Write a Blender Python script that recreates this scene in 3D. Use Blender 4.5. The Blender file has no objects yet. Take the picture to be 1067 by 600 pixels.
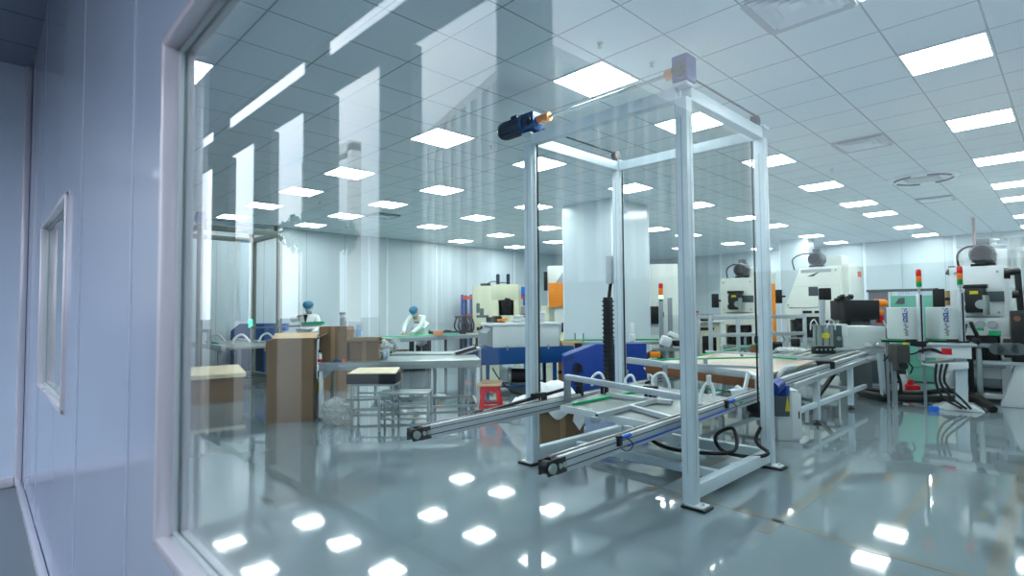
import bpy, bmesh, math, random
from mathutils import Vector, Matrix
random.seed(7)
PI = math.pi
C = bpy.context.scene.collection

# ------------------------------------------------------------------ camera model (metres, Z up, Y into the hall)
F, YAW, PITCH, ROLL, CH = 574.0, 0.7983, 0.0393, -0.0076, 1.47
PCX, PCY = 533.5, 301.3
cy, sy = math.cos(YAW), math.sin(YAW)
FW = Vector((-sy*math.cos(PITCH), cy*math.cos(PITCH), math.sin(PITCH)))
r0 = Vector((cy, sy, 0)); u0 = r0.cross(FW)
RT = math.cos(ROLL)*r0 + math.sin(ROLL)*u0
UP = -math.sin(ROLL)*r0 + math.cos(ROLL)*u0
CAM = Vector((0, 0, CH))
def ray(px, py): return (px-PCX)/F*RT - (py-PCY)/F*UP + FW
def at(px, py, D): return CAM + ray(px, py)*D                 # a measured point of the photo at depth D
def fx(px, py, x): r = ray(px, py); return CAM + r*(x/r.x)     # ... on the plane X = x
def fy(px, py, y): r = ray(px, py); return CAM + r*(y/r.y)
def fz(px, py, z): r = ray(px, py); return CAM + r*((z-CH)/r.z)
def ground(px, D):                                             # floor point in column px at depth D
    a = at(px, 324, D); return Vector((a.x, a.y, 0))
def project(p):
    d = Vector(p)-CAM; z = d.dot(FW)
    if z < .05: return None
    return PCX+F*d.dot(RT)/z, PCY-F*d.dot(UP)/z

# ------------------------------------------------------------------ materials
def lin(c):
    return tuple((v/12.92 if v <= .04045 else ((v+.055)/1.055)**2.4) for v in c)
MATS = {}
def mat(name, col, rough=.5, metal=0., var=.04, scale=6., bump=0., spec=.5, coat=0., stretch=None):
    if name in MATS: return MATS[name]
    m = bpy.data.materials.new(name); m.use_nodes = True
    nt = m.node_tree; b = nt.nodes['Principled BSDF']
    b.inputs['Roughness'].default_value = rough; b.inputs['Metallic'].default_value = metal
    b.inputs['Specular IOR Level'].default_value = spec
    b.inputs['Coat Weight'].default_value = coat; b.inputs['Coat Roughness'].default_value = .05
    tc = nt.nodes.new('ShaderNodeTexCoord'); nz = nt.nodes.new('ShaderNodeTexNoise')
    nz.inputs['Scale'].default_value = scale; nz.inputs['Detail'].default_value = 4
    src = tc.outputs['Object']
    if stretch:
        mp = nt.nodes.new('ShaderNodeMapping'); mp.inputs['Scale'].default_value = stretch
        nt.links.new(src, mp.inputs['Vector']); src = mp.outputs['Vector']
    nt.links.new(src, nz.inputs['Vector'])
    mx = nt.nodes.new('ShaderNodeMix'); mx.data_type = 'RGBA'
    c = lin(col)
    mx.inputs['A'].default_value = tuple(max(0, v*(1-var*2)) for v in c)+(1,)
    mx.inputs['B'].default_value = tuple(min(1, v*(1+var*2)) for v in c)+(1,)
    nt.links.new(nz.outputs['Fac'], mx.inputs['Factor']); nt.links.new(mx.outputs['Result'], b.inputs['Base Color'])
    if bump:
        bp = nt.nodes.new('ShaderNodeBump'); bp.inputs['Strength'].default_value = bump; bp.inputs['Distance'].default_value = .02
        nt.links.new(nz.outputs['Fac'], bp.inputs['Height']); nt.links.new(bp.outputs['Normal'], b.inputs['Normal'])
    MATS[name] = m; return m
def emit(name, col, strength):
    m = bpy.data.materials.new(name); m.use_nodes = True; nt = m.node_tree; nt.nodes.clear()
    e = nt.nodes.new('ShaderNodeEmission'); o = nt.nodes.new('ShaderNodeOutputMaterial')
    e.inputs['Color'].default_value = lin(col)+(1,); e.inputs['Strength'].default_value = strength
    nt.links.new(e.outputs[0], o.inputs[0]); MATS[name] = m; return m
def math_node(nt, op, a, b=None, c=None):
    n = nt.nodes.new('ShaderNodeMath'); n.operation = op
    for i, v in enumerate((a, b, c)):
        if v is None: continue
        if isinstance(v, (int, float)): n.inputs[i].default_value = v
        else: nt.links.new(v, n.inputs[i])
    return n.outputs[0]
def glass(name, tint=(.94, .985, .975)):
    m = bpy.data.materials.new(name); m.use_nodes = True; nt = m.node_tree; nt.nodes.clear()
    o = nt.nodes.new('ShaderNodeOutputMaterial'); t = nt.nodes.new('ShaderNodeBsdfTransparent'); g = nt.nodes.new('ShaderNodeBsdfGlossy')
    t.inputs['Color'].default_value = tint+(1,); g.inputs['Roughness'].default_value = 0; g.inputs['Color'].default_value = (1, 1, 1, 1)
    geo = nt.nodes.new('ShaderNodeNewGeometry'); dot = nt.nodes.new('ShaderNodeVectorMath'); dot.operation = 'DOT_PRODUCT'
    nt.links.new(geo.outputs['Normal'], dot.inputs[0]); nt.links.new(geo.outputs['Incoming'], dot.inputs[1])
    c = math_node(nt, 'ABSOLUTE', dot.outputs['Value'])
    k = math_node(nt, 'POWER', math_node(nt, 'SUBTRACT', 1.0, c), 5.0)
    f = math_node(nt, 'MULTIPLY_ADD', k, .97, .03)
    mx = nt.nodes.new('ShaderNodeMixShader'); nt.links.new(f, mx.inputs[0]); nt.links.new(t.outputs[0], mx.inputs[1]); nt.links.new(g.outputs[0], mx.inputs[2])
    nt.links.new(mx.outputs[0], o.inputs[0]); MATS[name] = m; return m
def film(name, col, alpha):
    m = bpy.data.materials.new(name); m.use_nodes = True; nt = m.node_tree; b = nt.nodes['Principled BSDF']
    nz = nt.nodes.new('ShaderNodeTexNoise'); nz.inputs['Scale'].default_value = 9
    tc = nt.nodes.new('ShaderNodeTexCoord'); nt.links.new(tc.outputs['Object'], nz.inputs['Vector'])
    nt.links.new(math_node(nt, 'MULTIPLY_ADD', nz.outputs['Fac'], .5, alpha-.25), b.inputs['Alpha'])
    b.inputs['Base Color'].default_value = lin(col)+(1,); b.inputs['Roughness'].default_value = .15; MATS[name] = m; return m
def grid_mat(name, base, line, ox, oy, s, lw, rough=.6):
    m = mat(name, base, rough, var=.02, scale=1.3); nt = m.node_tree; b = nt.nodes['Principled BSDF']
    old = b.inputs['Base Color'].links[0].from_socket
    geo = nt.nodes.new('ShaderNodeNewGeometry'); sp = nt.nodes.new('ShaderNodeSeparateXYZ'); nt.links.new(geo.outputs['Position'], sp.inputs[0])
    ms = []
    for ax, o in ((0, ox), (1, oy)):
        fr = math_node(nt, 'FRACT', math_node(nt, 'DIVIDE', math_node(nt, 'SUBTRACT', sp.outputs[ax], o-40*s), s))
        dd = math_node(nt, 'ABSOLUTE', math_node(nt, 'SUBTRACT', fr, .5))
        ms.append(math_node(nt, 'GREATER_THAN', dd, .5-lw/s/2))
    mx = nt.nodes.new('ShaderNodeMix'); mx.data_type = 'RGBA'
    nt.links.new(math_node(nt, 'MAXIMUM', ms[0], ms[1]), mx.inputs['Factor'])
    nt.links.new(old, mx.inputs['A']); mx.inputs['B'].default_value = lin(line)+(1,)
    nt.links.new(mx.outputs['Result'], b.inputs['Base Color']); return m

GX, GY, GS, CEIL = -2.221, 4.470, .6000, 3.656
M_floor = mat('epoxy_floor', (.475, .535, .56), .05, var=.03, scale=2.5, bump=.05, spec=.9, coat=.38)
M_floor.node_tree.nodes['Principled BSDF'].inputs['IOR'].default_value = 1.5; M_floor.node_tree.nodes['Principled BSDF'].inputs['Coat IOR'].default_value = 1.5; M_floor.node_tree.nodes['Principled BSDF'].inputs['Coat Roughness'].default_value = .035
M_ceil = grid_mat('ceiling_tile', (.88, .925, .945), (.58, .63, .66), GX, GY, GS, .014)
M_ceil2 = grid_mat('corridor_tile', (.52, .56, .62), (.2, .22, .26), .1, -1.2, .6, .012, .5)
M_wall = mat('hall_panel', (.78, .835, .855), .25, var=.015, scale=.8)
M_cwall = mat('corridor_panel', (.62, .67, .76), .22, var=.015, scale=.8, coat=.3)
M_ext = mat('corridor_outer_wall', (.15, .18, .20), .6)
M_seam = mat('panel_joint', (.90, .93, .96), .3)
M_groove = mat('panel_groove', (.60, .66, .70), .4)
M_frame = mat('window_profile', (.84, .83, .87), .25, metal=.25, var=.02, coat=.4)
M_glass = glass('window_pane_glass')
M_alu = mat('anodised_aluminium', (.78, .81, .83), .33, metal=.55, var=.03, scale=12)
M_alud = mat('grey_aluminium', (.58, .62, .64), .38, metal=.5, var=.04, scale=12)
M_lift = mat('lift_white_paint', (.80, .86, .89), .35, var=.03, scale=8)
M_lift2 = mat('lift_grey_green_paint', (.38, .43, .40), .4, var=.05, scale=8)
M_steel = mat('stainless_steel', (.66, .70, .69), .28, metal=.7, var=.06, scale=10)
M_plate = mat('brushed_plate', (.56, .59, .58), .4, metal=.35, var=.05, scale=4, stretch=(1, 9, 1))
M_black = mat('black_plastic', (.025, .028, .032), .4, var=.1)
M_dark = mat('dark_steel', (.12, .13, .14), .4, metal=.4, var=.15)
M_rubber = mat('black_rubber', (.03, .032, .035), .55, var=.1)
M_groovek = mat('rail_slot', (.16, .17, .18), .5)
M_navy = mat('navy_enamel', (.02, .14, .25), .3, var=.06)
M_blue = mat('blue_enamel', (.04, .27, .50), .33, var=.05)
M_blue2 = mat('royal_blue_paint', (.03, .21, .54), .35, var=.05)
M_bright = mat('bright_blue_plastic', (.05, .42, .85), .4)
M_hose = mat('blue_air_hose', (.05, .27, .70), .3)
M_green = mat('green_guide', (.05, .66, .42), .4, var=.04)
M_mint = mat('mint_enamel', (.42, .70, .62), .4, var=.03)
M_cream = mat('cream_enamel', (.87, .89, .86), .35, var=.02)
M_cream2 = mat('ivory_enamel', (.80, .81, .70), .4, var=.03)
M_white = mat('white_enamel', (.86, .89, .90), .35, var=.02)
M_off = mat('grey_white_enamel', (.78, .82, .82), .4, var=.02)
M_lgrey = mat('light_grey_plastic', (.68, .72, .74), .4)
M_mgrey = mat('mid_grey_enamel', (.34, .38, .39), .45, var=.05)
M_slate = mat('slate_panel', (.25, .32, .33), .45, var=.05)
M_orange = mat('orange_paint', (.95, .55, .05), .4, var=.04)
M_copper = mat('orange_coupling', (.86, .55, .33), .4, var=.06)
M_rackor = mat('rack_orange', (.90, .30, .10), .45)
M_rackbl = mat('rack_blue', (.10, .28, .62), .4)
M_red = mat('red_plastic', (.80, .05, .10), .35, var=.04)
M_yel = mat('yellow_label', (.80, .75, .05), .5)
M_card = mat('corrugated_cardboard', (.52, .42, .31), .8, var=.06, scale=5, stretch=(1, 1, 14))
M_card2 = mat('cardboard_edge', (.80, .70, .55), .8, var=.05)
M_cardc = mat('cream_board', (.88, .83, .70), .7, var=.03)
M_tape = mat('packing_tape', (.66, .53, .38), .3)
M_brownb = mat('brown_board', (.52, .33, .20), .6, var=.1, scale=9)
M_sheet = mat('white_plastic_sheet', (.92, .93, .94), .5, var=.03, bump=.4)
M_bag = film('clear_plastic_film', (.86, .89, .89), .30)
M_bottle = film('bottle_plastic', (.55, .70, .85), .75)
M_skin = mat('skin', (.70, .52, .42), .5)
M_coat = mat('white_coat_cloth', (.90, .92, .92), .8, bump=.2)
M_cap = mat('blue_cap_cloth', (.22, .48, .60), .8, bump=.3, scale=40)
M_mask = mat('blue_mask_cloth', (.50, .76, .84), .8)
M_shirt = mat('dark_shirt', (.08, .09, .12), .8)
M_trous = mat('dark_trousers', (.15, .17, .22), .8)
M_conc = mat('grey_concrete', (.20, .21, .22), .9, scale=.2)
M_stone = mat('pale_stone', (.95, .91, .87), .8)
M_bglass = mat('tinted_facade_glass', (.50, .60, .64), .4)
M_leaf = mat('tree_leaves', (.30, .36, .32), .9, var=.3)
M_bark = mat('bark', (.2, .17, .14), .9)
M_tapef = mat('worn_floor_tape', (.515, .525, .50), .05, var=.08, scale=3, spec=.9, coat=.38)
M_led = emit('led_panel_glow', (.975, .99, 1), 28.)
M_gled = emit('green_lamp_glow', (.3, 1, .7), 3.)
M_wled = emit('white_lamp_glow', (.9, 1, .95), 2.)
M_lred = mat('signal_red', (.85, .10, .06), .25)
M_lor = mat('signal_orange', (.98, .48, .08), .25)
M_lgr = mat('signal_green', (.05, .58, .32), .25)
M_print = mat('blue_print', (.25, .30, .58), .5)
M_printg = mat('grey_print', (.42, .45, .48), .5)

# ------------------------------------------------------------------ geometry helpers
class MB:
    def __init__(s, inv=None): s.bm = bmesh.new(); s.inv = inv
    def _box(s, mtx, bev=0.):
        t = bmesh.new(); bmesh.ops.create_cube(t, size=1, matrix=mtx)
        if bev: bmesh.ops.bevel(t, geom=t.edges[:], offset=bev, segments=2, profile=.6, affect='EDGES')
        s.join(t); return s
    def join(s, t):
        me = bpy.data.meshes.new('tmp'); t.to_mesh(me); t.free(); s.bm.from_mesh(me); bpy.data.meshes.remove(me); return s
    def box(s, x0, x1, y0, y1, z0, z1, bev=0.):
        return s._box(Matrix.Translation(((x0+x1)/2, (y0+y1)/2, (z0+z1)/2)) @ Matrix.Diagonal((abs(x1-x0), abs(y1-y0), abs(z1-z0), 1)), bev)
    def rbox(s, c, size, rot=(0, 0, 0), bev=0.):
        from mathutils import Euler
        return s._box(Matrix.Translation(c) @ Euler(rot).to_matrix().to_4x4() @ Matrix.Diagonal((*size, 1)), bev)
    def frame(s, d, up=(0, 0, 1)):
        d = Vector(d).normalized(); u = Vector(up)
        if abs(d.dot(u)) > .98: u = Vector((0, 1, 0))
        x = u.cross(d).normalized(); y = d.cross(x)
        return Matrix((x, y, d)).transposed().to_4x4()
    def bar(s, p, q, w, h=None, bev=.004):
        p, q = Vector(p), Vector(q); h = h or w
        return s._box(Matrix.Translation((p+q)/2) @ s.frame(q-p) @ Matrix.Diagonal((w, h, (q-p).length, 1)), min(bev, w*.3, h*.3))
    def cyl(s, p, q, r, r2=None, n=20):
        p, q = Vector(p), Vector(q)
        bmesh.ops.create_cone(s.bm, cap_ends=True, segments=n, radius1=r, radius2=r if r2 is None else r2, depth=(q-p).length,
                              matrix=Matrix.Translation((p+q)/2) @ s.frame(q-p)); return s
    def ball(s, c, r, sc=(1, 1, 1), n=16):
        bmesh.ops.create_uvsphere(s.bm, u_segments=n, v_segments=n//2+2, radius=r, matrix=Matrix.Translation(c) @ Matrix.Diagonal((*sc, 1))); return s
    def tube(s, pts, r, n=8, sub=6):
        P = [Vector(p) for p in pts]; L = []
        for i in range(len(P)-1):
            a, b, c, d = P[max(i-1, 0)], P[i], P[i+1], P[min(i+2, len(P)-1)]
            for k in range(sub):
                t = k/sub; L.append(.5*((2*b)+(c-a)*t+(2*a-5*b+4*c-d)*t*t+(3*b-a-3*c+d)*t**3))
        L.append(P[-1]); rings = []; prev = None
        for i, p in enumerate(L):
            d = (L[min(i+1, len(L)-1)]-L[max(i-1, 0)])
            d = d.normalized() if d.length > 1e-9 else Vector((0, 0, 1))
            if prev is None: x = d.orthogonal().normalized()
            else: x = (prev-d*prev.dot(d)).normalized()
            prev = x; y = d.cross(x)
            rings.append([s.bm.verts.new(p+r*(math.cos(2*PI*k/n)*x+math.sin(2*PI*k/n)*y)) for k in range(n)])
        for a, b in zip(rings, rings[1:]):
            for k in range(n): s.bm.faces.new((a[k], a[(k+1) % n], b[(k+1) % n], b[k]))
        s.bm.faces.new(rings[0][::-1]); s.bm.faces.new(rings[-1]); return s
    def lathe(s, prof, c=(0, 0, 0), n=28):
        c = Vector(c); rings = []
        for r, z in prof: rings.append([s.bm.verts.new(c+Vector((r*math.cos(2*PI*k/n), r*math.sin(2*PI*k/n), z))) for k in range(n)])
        for a, b in zip(rings, rings[1:]):
            for k in range(n): s.bm.faces.new((a[k], a[(k+1) % n], b[(k+1) % n], b[k]))
        s.bm.faces.new(rings[0][::-1]); s.bm.faces.new(rings[-1]); return s
    def prism(s, poly, vec, bev=0.):
        t = bmesh.new(); f = t.faces.new([t.verts.new(p) for p in poly])
        r = bmesh.ops.extrude_face_region(t, geom=[f])
        bmesh.ops.translate(t, verts=[v for v in r['geom'] if isinstance(v, bmesh.types.BMVert)], vec=Vector(vec))
        bmesh.ops.recalc_face_normals(t, faces=t.faces[:])
        if bev: bmesh.ops.bevel(t, geom=t.edges[:], offset=bev, segments=2, profile=.6, affect='EDGES')
        return s.join(t)
    def slab(s, quad, th, bev=0.):                       # quad of four points, thickened downwards
        return s.prism([Vector(p) for p in quad], (0, 0, -th), bev)
    def to(s, name, m, parent=None, flat=False):
        if s.inv is not None: s.bm.transform(s.inv)
        bmesh.ops.recalc_face_normals(s.bm, faces=s.bm.faces[:])
        me = bpy.data.meshes.new(name); s.bm.to_mesh(me); s.bm.free()
        me.materials.append(m)
        if not flat:
            me.polygons.foreach_set('use_smooth', [True]*len(me.polygons)); me.set_sharp_from_angle(angle=.62)
        o = bpy.data.objects.new(name, me); C.objects.link(o)
        if parent is not None: o.parent = parent.o if isinstance(parent, T) else parent
        return o
class T:
    def __init__(s, name, label, cat, loc=(0, 0, 0), rz=0, group=None):
        s.o = bpy.data.objects.new(name, None); C.objects.link(s.o); s.o.empty_display_size = .1
        s.o.location = loc; s.o.rotation_euler = (0, 0, rz); s.o['label'] = label; s.o['category'] = cat
        if group: s.o['group'] = group
        s.M = Matrix.Translation(Vector(loc)) @ Matrix.Rotation(rz, 4, 'Z')
    def w(s): return MB(s.M.inverted())                  # geometry given in hall coordinates
    def l(s): return MB()                                # geometry given in the thing's own frame
def tag(o, label, cat, group=None, kind=None):
    o['label'] = label; o['category'] = cat
    if group: o['group'] = group
    if kind: o['kind'] = kind
    return o
def struct(name, mb, m):
    o = mb.to(name, m); o['kind'] = 'structure'; return o
def copy_tree(o, parent=None):
    c = o.copy(); C.objects.link(c)
    if parent is not None: c.parent = parent
    for ch in list(o.children): copy_tree(ch, c)
    return c
CAMYAW = YAW                                             # things turned to face the camera's row

# ================================================================== THE SETTING
XL, XR, YF, YB = -14.3, 5.0, .32, 21.3
YE = -1.26                                               # inner face of the corridor's outer wall
struct('floor', MB().box(XL-.1, XR+.1, YF, YB+.1, -.06, 0), M_floor)
struct('floor_corridor', MB().box(XL-.1, XR+.1, YE-.1, YF, -.06, 0), mat('corridor_floor', (.42, .46, .49), .32, var=.04, scale=.8))
struct('ceiling', MB().box(XL-.1, XR+.1, YF+.05, YB+.1, CEIL, CEIL+.05), M_ceil)
struct('ceiling_corridor', MB().box(-14.4, XR+.1, YE-.03, YF+.05, CEIL, CEIL+.05), M_ceil2)
wl = struct('wall_left', MB().box(XL-.1, XL, YF+.05, YB+.1, 0, CEIL), M_wall)
wb = struct('wall_back', MB().box(XL, XR, YB, YB+.1, 0, CEIL), M_wall)
struct('wall_right', MB().box(XR, XR+.1, YE-.08, YB+.1, 0, CEIL), M_wall)
for y in (8.15, 8.75, 10.55, 14.05):                     # bright aluminium joints of the hall's panels
    MB().box(XL, XL+.012, y-.03, y+.03, 0, CEIL, .004).to('panel_joint', M_seam, wl)
for i in range(1, 22):
    y = 1.1*i-.3
    if YF+.2 < y < YB: MB().box(XL, XL+.003, y-.006, y+.006, 0, CEIL).to('panel_seam', M_groove, wl)
for x in (-4.93, -2.55, -9.9): MB().box(x-.04, x+.04, YB-.012, YB, 0, CEIL, .004).to('panel_joint', M_seam, wb)
for i in range(17):
    x = XL+1.1*i+.5
    if x < XR: MB().box(x-.006, x+.006, YB-.003, YB, 0, CEIL).to('panel_seam', M_groove, wb)
struct('baseboard_left', MB().box(XL, XL+.03, YF+.05, YB, 0, .08, .01), M_seam)
struct('baseboard_back', MB().box(XL+.03, XR, YB-.03, YB, 0, .08, .01), M_seam)

# the partition with the two viewing windows
W1 = (-1.495, 1.6, .945, 2.115); W2 = (-4.86, -3.47, 1.0, 2.06)
wf = MB()
x = -14.4
for (a, b, z0, z1) in (W2, W1):
    wf.box(x, a, YF, YF+.05, 0, CEIL); wf.box(a, b, YF, YF+.05, 0, z0); wf.box(a, b, YF, YF+.05, z1, CEIL); x = b
wf.box(x, XR, YF, YF+.05, 0, CEIL)
wf = struct('wall_front', wf, M_cwall)
for x in (-4.98, -2.99, -1.9, -6.05):
    for z0, z1 in (((0, CEIL),)): MB().box(x-.006, x+.006, YF-.0025, YF+.001, z0, z1).to('panel_joint', mat('corridor_joint', (.70, .75, .82), .3), wf)
def window(name, W):
    x0, x1, z0, z1 = W; e = .028; ya, yb = YF-.016, YF+.024
    fr = MB()
    def ring(m, ya, yb, out, inn, bev):
        m.box(x0-out, x0+inn, ya, yb, z0-out, z1+out, bev); m.box(x1-inn, x1+out, ya, yb, z0-out, z1+out, bev)
        m.box(x0-out, x1+out, ya, yb, z0-out, z0+inn, bev); m.box(x0-out, x1+out, ya, yb, z1-inn, z1+out, bev)
    ring(fr, ya, yb, .016, .012, .009); ring(fr, YF-.003, yb, .022, .0, .002)
    o = struct(name, fr, M_frame)
    m = MB(); ring(m, yb-.006, yb+.004, .0, .02, .002); m.to('glazing_bead', M_lgrey, o)
    MB().box(x0+.004, x1-.004, yb+.005, yb+.011, z0+.004, z1-.004).to('window_glass', M_glass, o, True)
    m = MB(); ring(m, yb+.012, YF+.053, .014, .014, .004); m.to('inner_frame', M_frame, o)
window('window_1', W1); window('window_2', W2)

# corridor: end wall, outer wall with tall openings
struct('wall_end', MB().box(-6.55, -6.42, -.62, YF, 0, CEIL), mat('end_panel', (.80, .86, .93), .4, var=.015))
struct('trim_1', MB().box(-6.42, -6.36, YF-.05, YF, 0, CEIL, .02), M_frame)
struct('trim_2', MB().box(-6.42, -6.38, -.62, YF-.05, 0, .09, .02), M_frame)
struct('trim_3', MB().box(-6.38, XR, YF-.045, YF, 0, .06, .02), M_frame)
ops = [(-10.6, -9.85), (-9.4, -8.6), (-7.75, -7.05), (-6.46, -5.70), (-5.26, -4.54), (-4.05, -3.31), (-2.92, -2.12), (-1.79, 1.6), (2.2, 4.4)]
WT = 3.19; bars = [-14.4, -7.03, -6.52, -4.52, -4.11, -1.7, -1.2, XR]      # tall panes, then a strip of clerestory lights above a beam
m = MB(); x = -14.4
for a, b in ops:
    m.box(x, a, YE-.08, YE, 0, WT); m.box(a, b, YE-.08, YE, 0, 1.60 if a > -2.1 else .06); x = b  # right-hand openings get a raised sill, added to block outdoor haze in the glass
m.box(x, XR, YE-.08, YE, 0, WT); m.box(-14.4, XR, YE-.03, YE, WT, 3.495)
for a, b in ((-14.4, -13.5), (-7.03, -6.52), (-4.52, -4.11), (-1.2, -.9), (2.5, XR)): m.box(a, b, YE-.03, YE, 3.495, CEIL)
m.box(-14.4, XR, YE-.03, YE, 3.632, CEIL)
struct('wall_outer', m, M_ext)

# outside, seen only mirrored in the glass
g = struct('ground_outside', MB().box(-150, 60, -150, YE-.09, -.25, -.12), M_conc)
def facade(name, label, foot, z, step, finw):
    t = T(name, label, 'building', (foot[0][0], foot[0][1], -.12))
    c = Vector((sum(p[0] for p in foot)/4, sum(p[1] for p in foot)/4, 0))
    t.w().prism([(x, y, -.12) for x, y in foot], (0, 0, z)).to('glazed_wall', M_bglass, t)
    t.w().prism([(p[0]+(c.x-p[0])*-.01, p[1]+(c.y-p[1])*-.01, z-.6) for p in foot], (0, 0, 1.2)).to('parapet', M_stone, t)
    for a, b in ((0, 1), (3, 0)):
        p, q = Vector((*foot[a], 0)), Vector((*foot[b], 0)); n = int((q-p).length/step)
        for i in range(n+1):
            k = p+(q-p)*(i/n)
            t.w().bar(k+Vector((0, 0, -.1)), k+Vector((0, 0, z-.6)), finw, finw).to('pilaster', M_stone, t)
    return t
facade('office_building', 'tall office block with pale vertical pilasters, mirrored in the glass', [(-37.3, -39.2), (-75, -50.3), (-75, -96), (-36.7, -88)], 28.4, 3.1, .75)
facade('apartment_tower', 'distant pale tower block mirrored low in the left of the glass', [(-118, -37), (-128, -37), (-128, -45), (-118, -45)], 17, 2.2, .9)
t = T('entrance_portal', 'plain stone portal frame in front of the office block, mirrored in the glass', 'portal', (-46, -24, -.12))
t.w().box(-46.4, -45.6, -24.5, -23.5, -.12, 17, .05).to('post', M_stone, t); t.w().box(-56.4, -55.6, -24.5, -23.5, -.12, 17, .05).to('post', M_stone, t)
t.w().box(-56.4, -45.6, -24.5, -23.5, 16.2, 17.2, .05).to('lintel', M_stone, t)
def tree(x, y, h, label):   # slim street tree with a high crown
    t = T('tree', label, 'tree', (x, y, -.12)); rnd = random.Random(int(x*10))
    t.l().cyl((0, 0, 0), (0, 0, h*.8), .10, .05).to('trunk', M_bark, t)
    m = t.l()
    for k in range(420):
        d = Vector((rnd.gauss(0, 1), rnd.gauss(0, 1), rnd.gauss(0, .7))).normalized()*rnd.uniform(.2, 1)*h*.17
        m.rbox(Vector((0, 0, h*.82))+d, (h*.05, h*.035, .01), (rnd.uniform(0, 6), rnd.uniform(0, 6), rnd.uniform(0, 6)))
    m.to('crown', M_leaf, t, True)
tree(-52, -21.5, 11.2, 'leafy tree outside, mirrored above the left wall of the hall')
tree(-44, -21.5, 9.8, 'smaller leafy tree outside, mirrored just right of the other tree')

# square columns faced with the same panels
def column(name, x0, x1, y0, y1):
    o = struct(name, MB().box(x0, x1, y0, y1, 0, CEIL), M_wall)
    m = MB()
    for x, y in ((x0, y0), (x1, y0), (x1, y1), (x0, y1)): m.box(x-.012, x+.012, y-.012, y+.012, 0, CEIL, .006)
    m.to('corner_trim', M_seam, o)
column('column', -7.48, -6.25, 8.8, 10.1); column('column.001', -6.6, -5.78, 18.4, 19.0)

# faded tape lines on the floor
k = 0
for a, b, w in (((-3.45, 4.0), (-3.45, 6.6), .07), ((-2.5, 3.95), (-2.5, 5.9), .07), ((-3.45, 4.22), (-1.1, 3.98), .06), ((-1.5, 3.75), (-1.5, 5.7), .085),
                ((-.9, 4.2), (-.9, 6.0), .085), ((-.36, 4.0), (-.40, 7.2), .085), ((-1.1, 3.95), (.2, 3.9), .07), ((-4.6, 2.2), (-4.6, 3.3), .0)):
    if w:
        k += 1; struct('trim_%d' % (k+3), MB().bar((*a, .0008), (*b, .0008), w, .0016, 0), M_tapef)

# ------------------------------------------------------------------ ceiling fittings
def cell(i, j): return GX+(i+.5)*GS, GY+(j+.5)*GS
rows = {-6: (2, -2, -6, -10), -1: (2, -2, -6, -10, -13, -16, -19), 2: (2, -2, -6, -10, -13, -16, -19), 6: (2, 6, -2, -6, -10, -13, -16), 10: (2, 6, -2, -6, -10, -13, -16, -19),
        14: (2, 6, -2, -6, -10, -13, -16, -19), 17: (2, 6, -2, -6, -10), 22: (2, 6, -2, -6, -10, -13), 26: (2, -2, -6, -10)}
cl = T('ceiling_light', 'x', 'ceiling light')
m = cl.l(); h = .297
m.box(-h, -h+.016, -h, h, -.012, .0); m.box(h-.016, h, -h, h, -.012, .0); m.box(-h, h, -h, -h+.016, -.012, .0); m.box(-h, h, h-.016, h, -.012, .0)
m.to('light_frame', M_seam, cl); cl.l().box(-h+.016, h-.016, -h+.016, h-.016, -.009, 0).to('diffuser', M_led, cl)
ordn = ['first', 'second', 'third', 'fourth', 'fifth', 'sixth', 'seventh', 'eighth', 'ninth']
first = True
for ri, (j, cols) in enumerate(rows.items()):
    vis = []
    for i in cols:
        x, y = cell(i, j); p = project((x, y, CEIL)); vis.append((p[0] if p and -30 < p[0] < 1100 and -30 < p[1] < 600 else None, i))
    seen = [i for px, i in sorted(v for v in vis if v[0] is not None)]
    for i in cols:
        o = cl.o if first else copy_tree(cl.o); first = False
        x, y = cell(i, j); o.location = (x, y, CEIL); o['group'] = 'square LED panels lit in the hall ceiling'
        if i in seen: o['label'] = 'lit square ceiling panel, %s from the left in the %s row back from the glass' % (ordn[seen.index(i)], ordn[ri])
        else: o['label'] = 'lit square ceiling panel of the %s row, outside the photo, column %s' % (ordn[ri], 'abcdefghij'[cols.index(i)])
def vent(x, y, label, round_=False):
    t = T('ceiling_vent', label, 'vent', (x, y, CEIL), 0, 'air diffusers in the ceiling')
    t.l().box(-.29, .29, -.29, .29, -.004, 0).to('backing', M_ceil, t)
    for k in range(4):
        a = .28-.06*k; m = t.l()
        for s in (-1, 1):
            m.rbox((s*a, 0, -.014), (.05, 2*a, .004), (0, s*.6, 0)); m.rbox((0, s*a, -.014), (2*a, .05, .004), (-s*.6, 0, 0))
        m.to('louvre', M_seam if k else M_lgrey, t)
    t.l().box(-.05, .05, -.05, .05, -.02, -.004, .004).to('centre_plate', M_seam, t)
vent(*cell(1, -1), 'square louvred air diffuser in the ceiling at the top edge of the photo')
vent(*cell(0, 6), 'square louvred air diffuser in the ceiling, left of the second right-hand light')
vent(*cell(0, 15), 'small louvred air diffuser near the far right of the ceiling')
vent(*cell(-15, 3), 'louvred air diffuser far left, near the left wall of the hall')
def cassette(x, y, label):
    t = T('ceiling_air_conditioner', label, 'air conditioner', (x, y, CEIL))
    t.l().lathe([(.5, 0), (.5, -.012), (.46, -.03), (.44, -.03)], n=40).to('panel', M_seam, t)
    for k in range(4):
        a = k*PI/2+PI/4; m = t.l()
        m.tube([((.40)*math.cos(a+b), (.40)*math.sin(a+b), -.034) for b in (-.5, -.25, 0, .25, .5)], .018, 6); m.to('outlet_slot', M_dark, t)
    t.l().box(-.24, .24, -.24, .24, -.045, -.03, .006).to('return_grille', M_lgrey, t)
cassette(*cell(.3, 11), 'round cassette air conditioner in the ceiling above the right presses')
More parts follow.
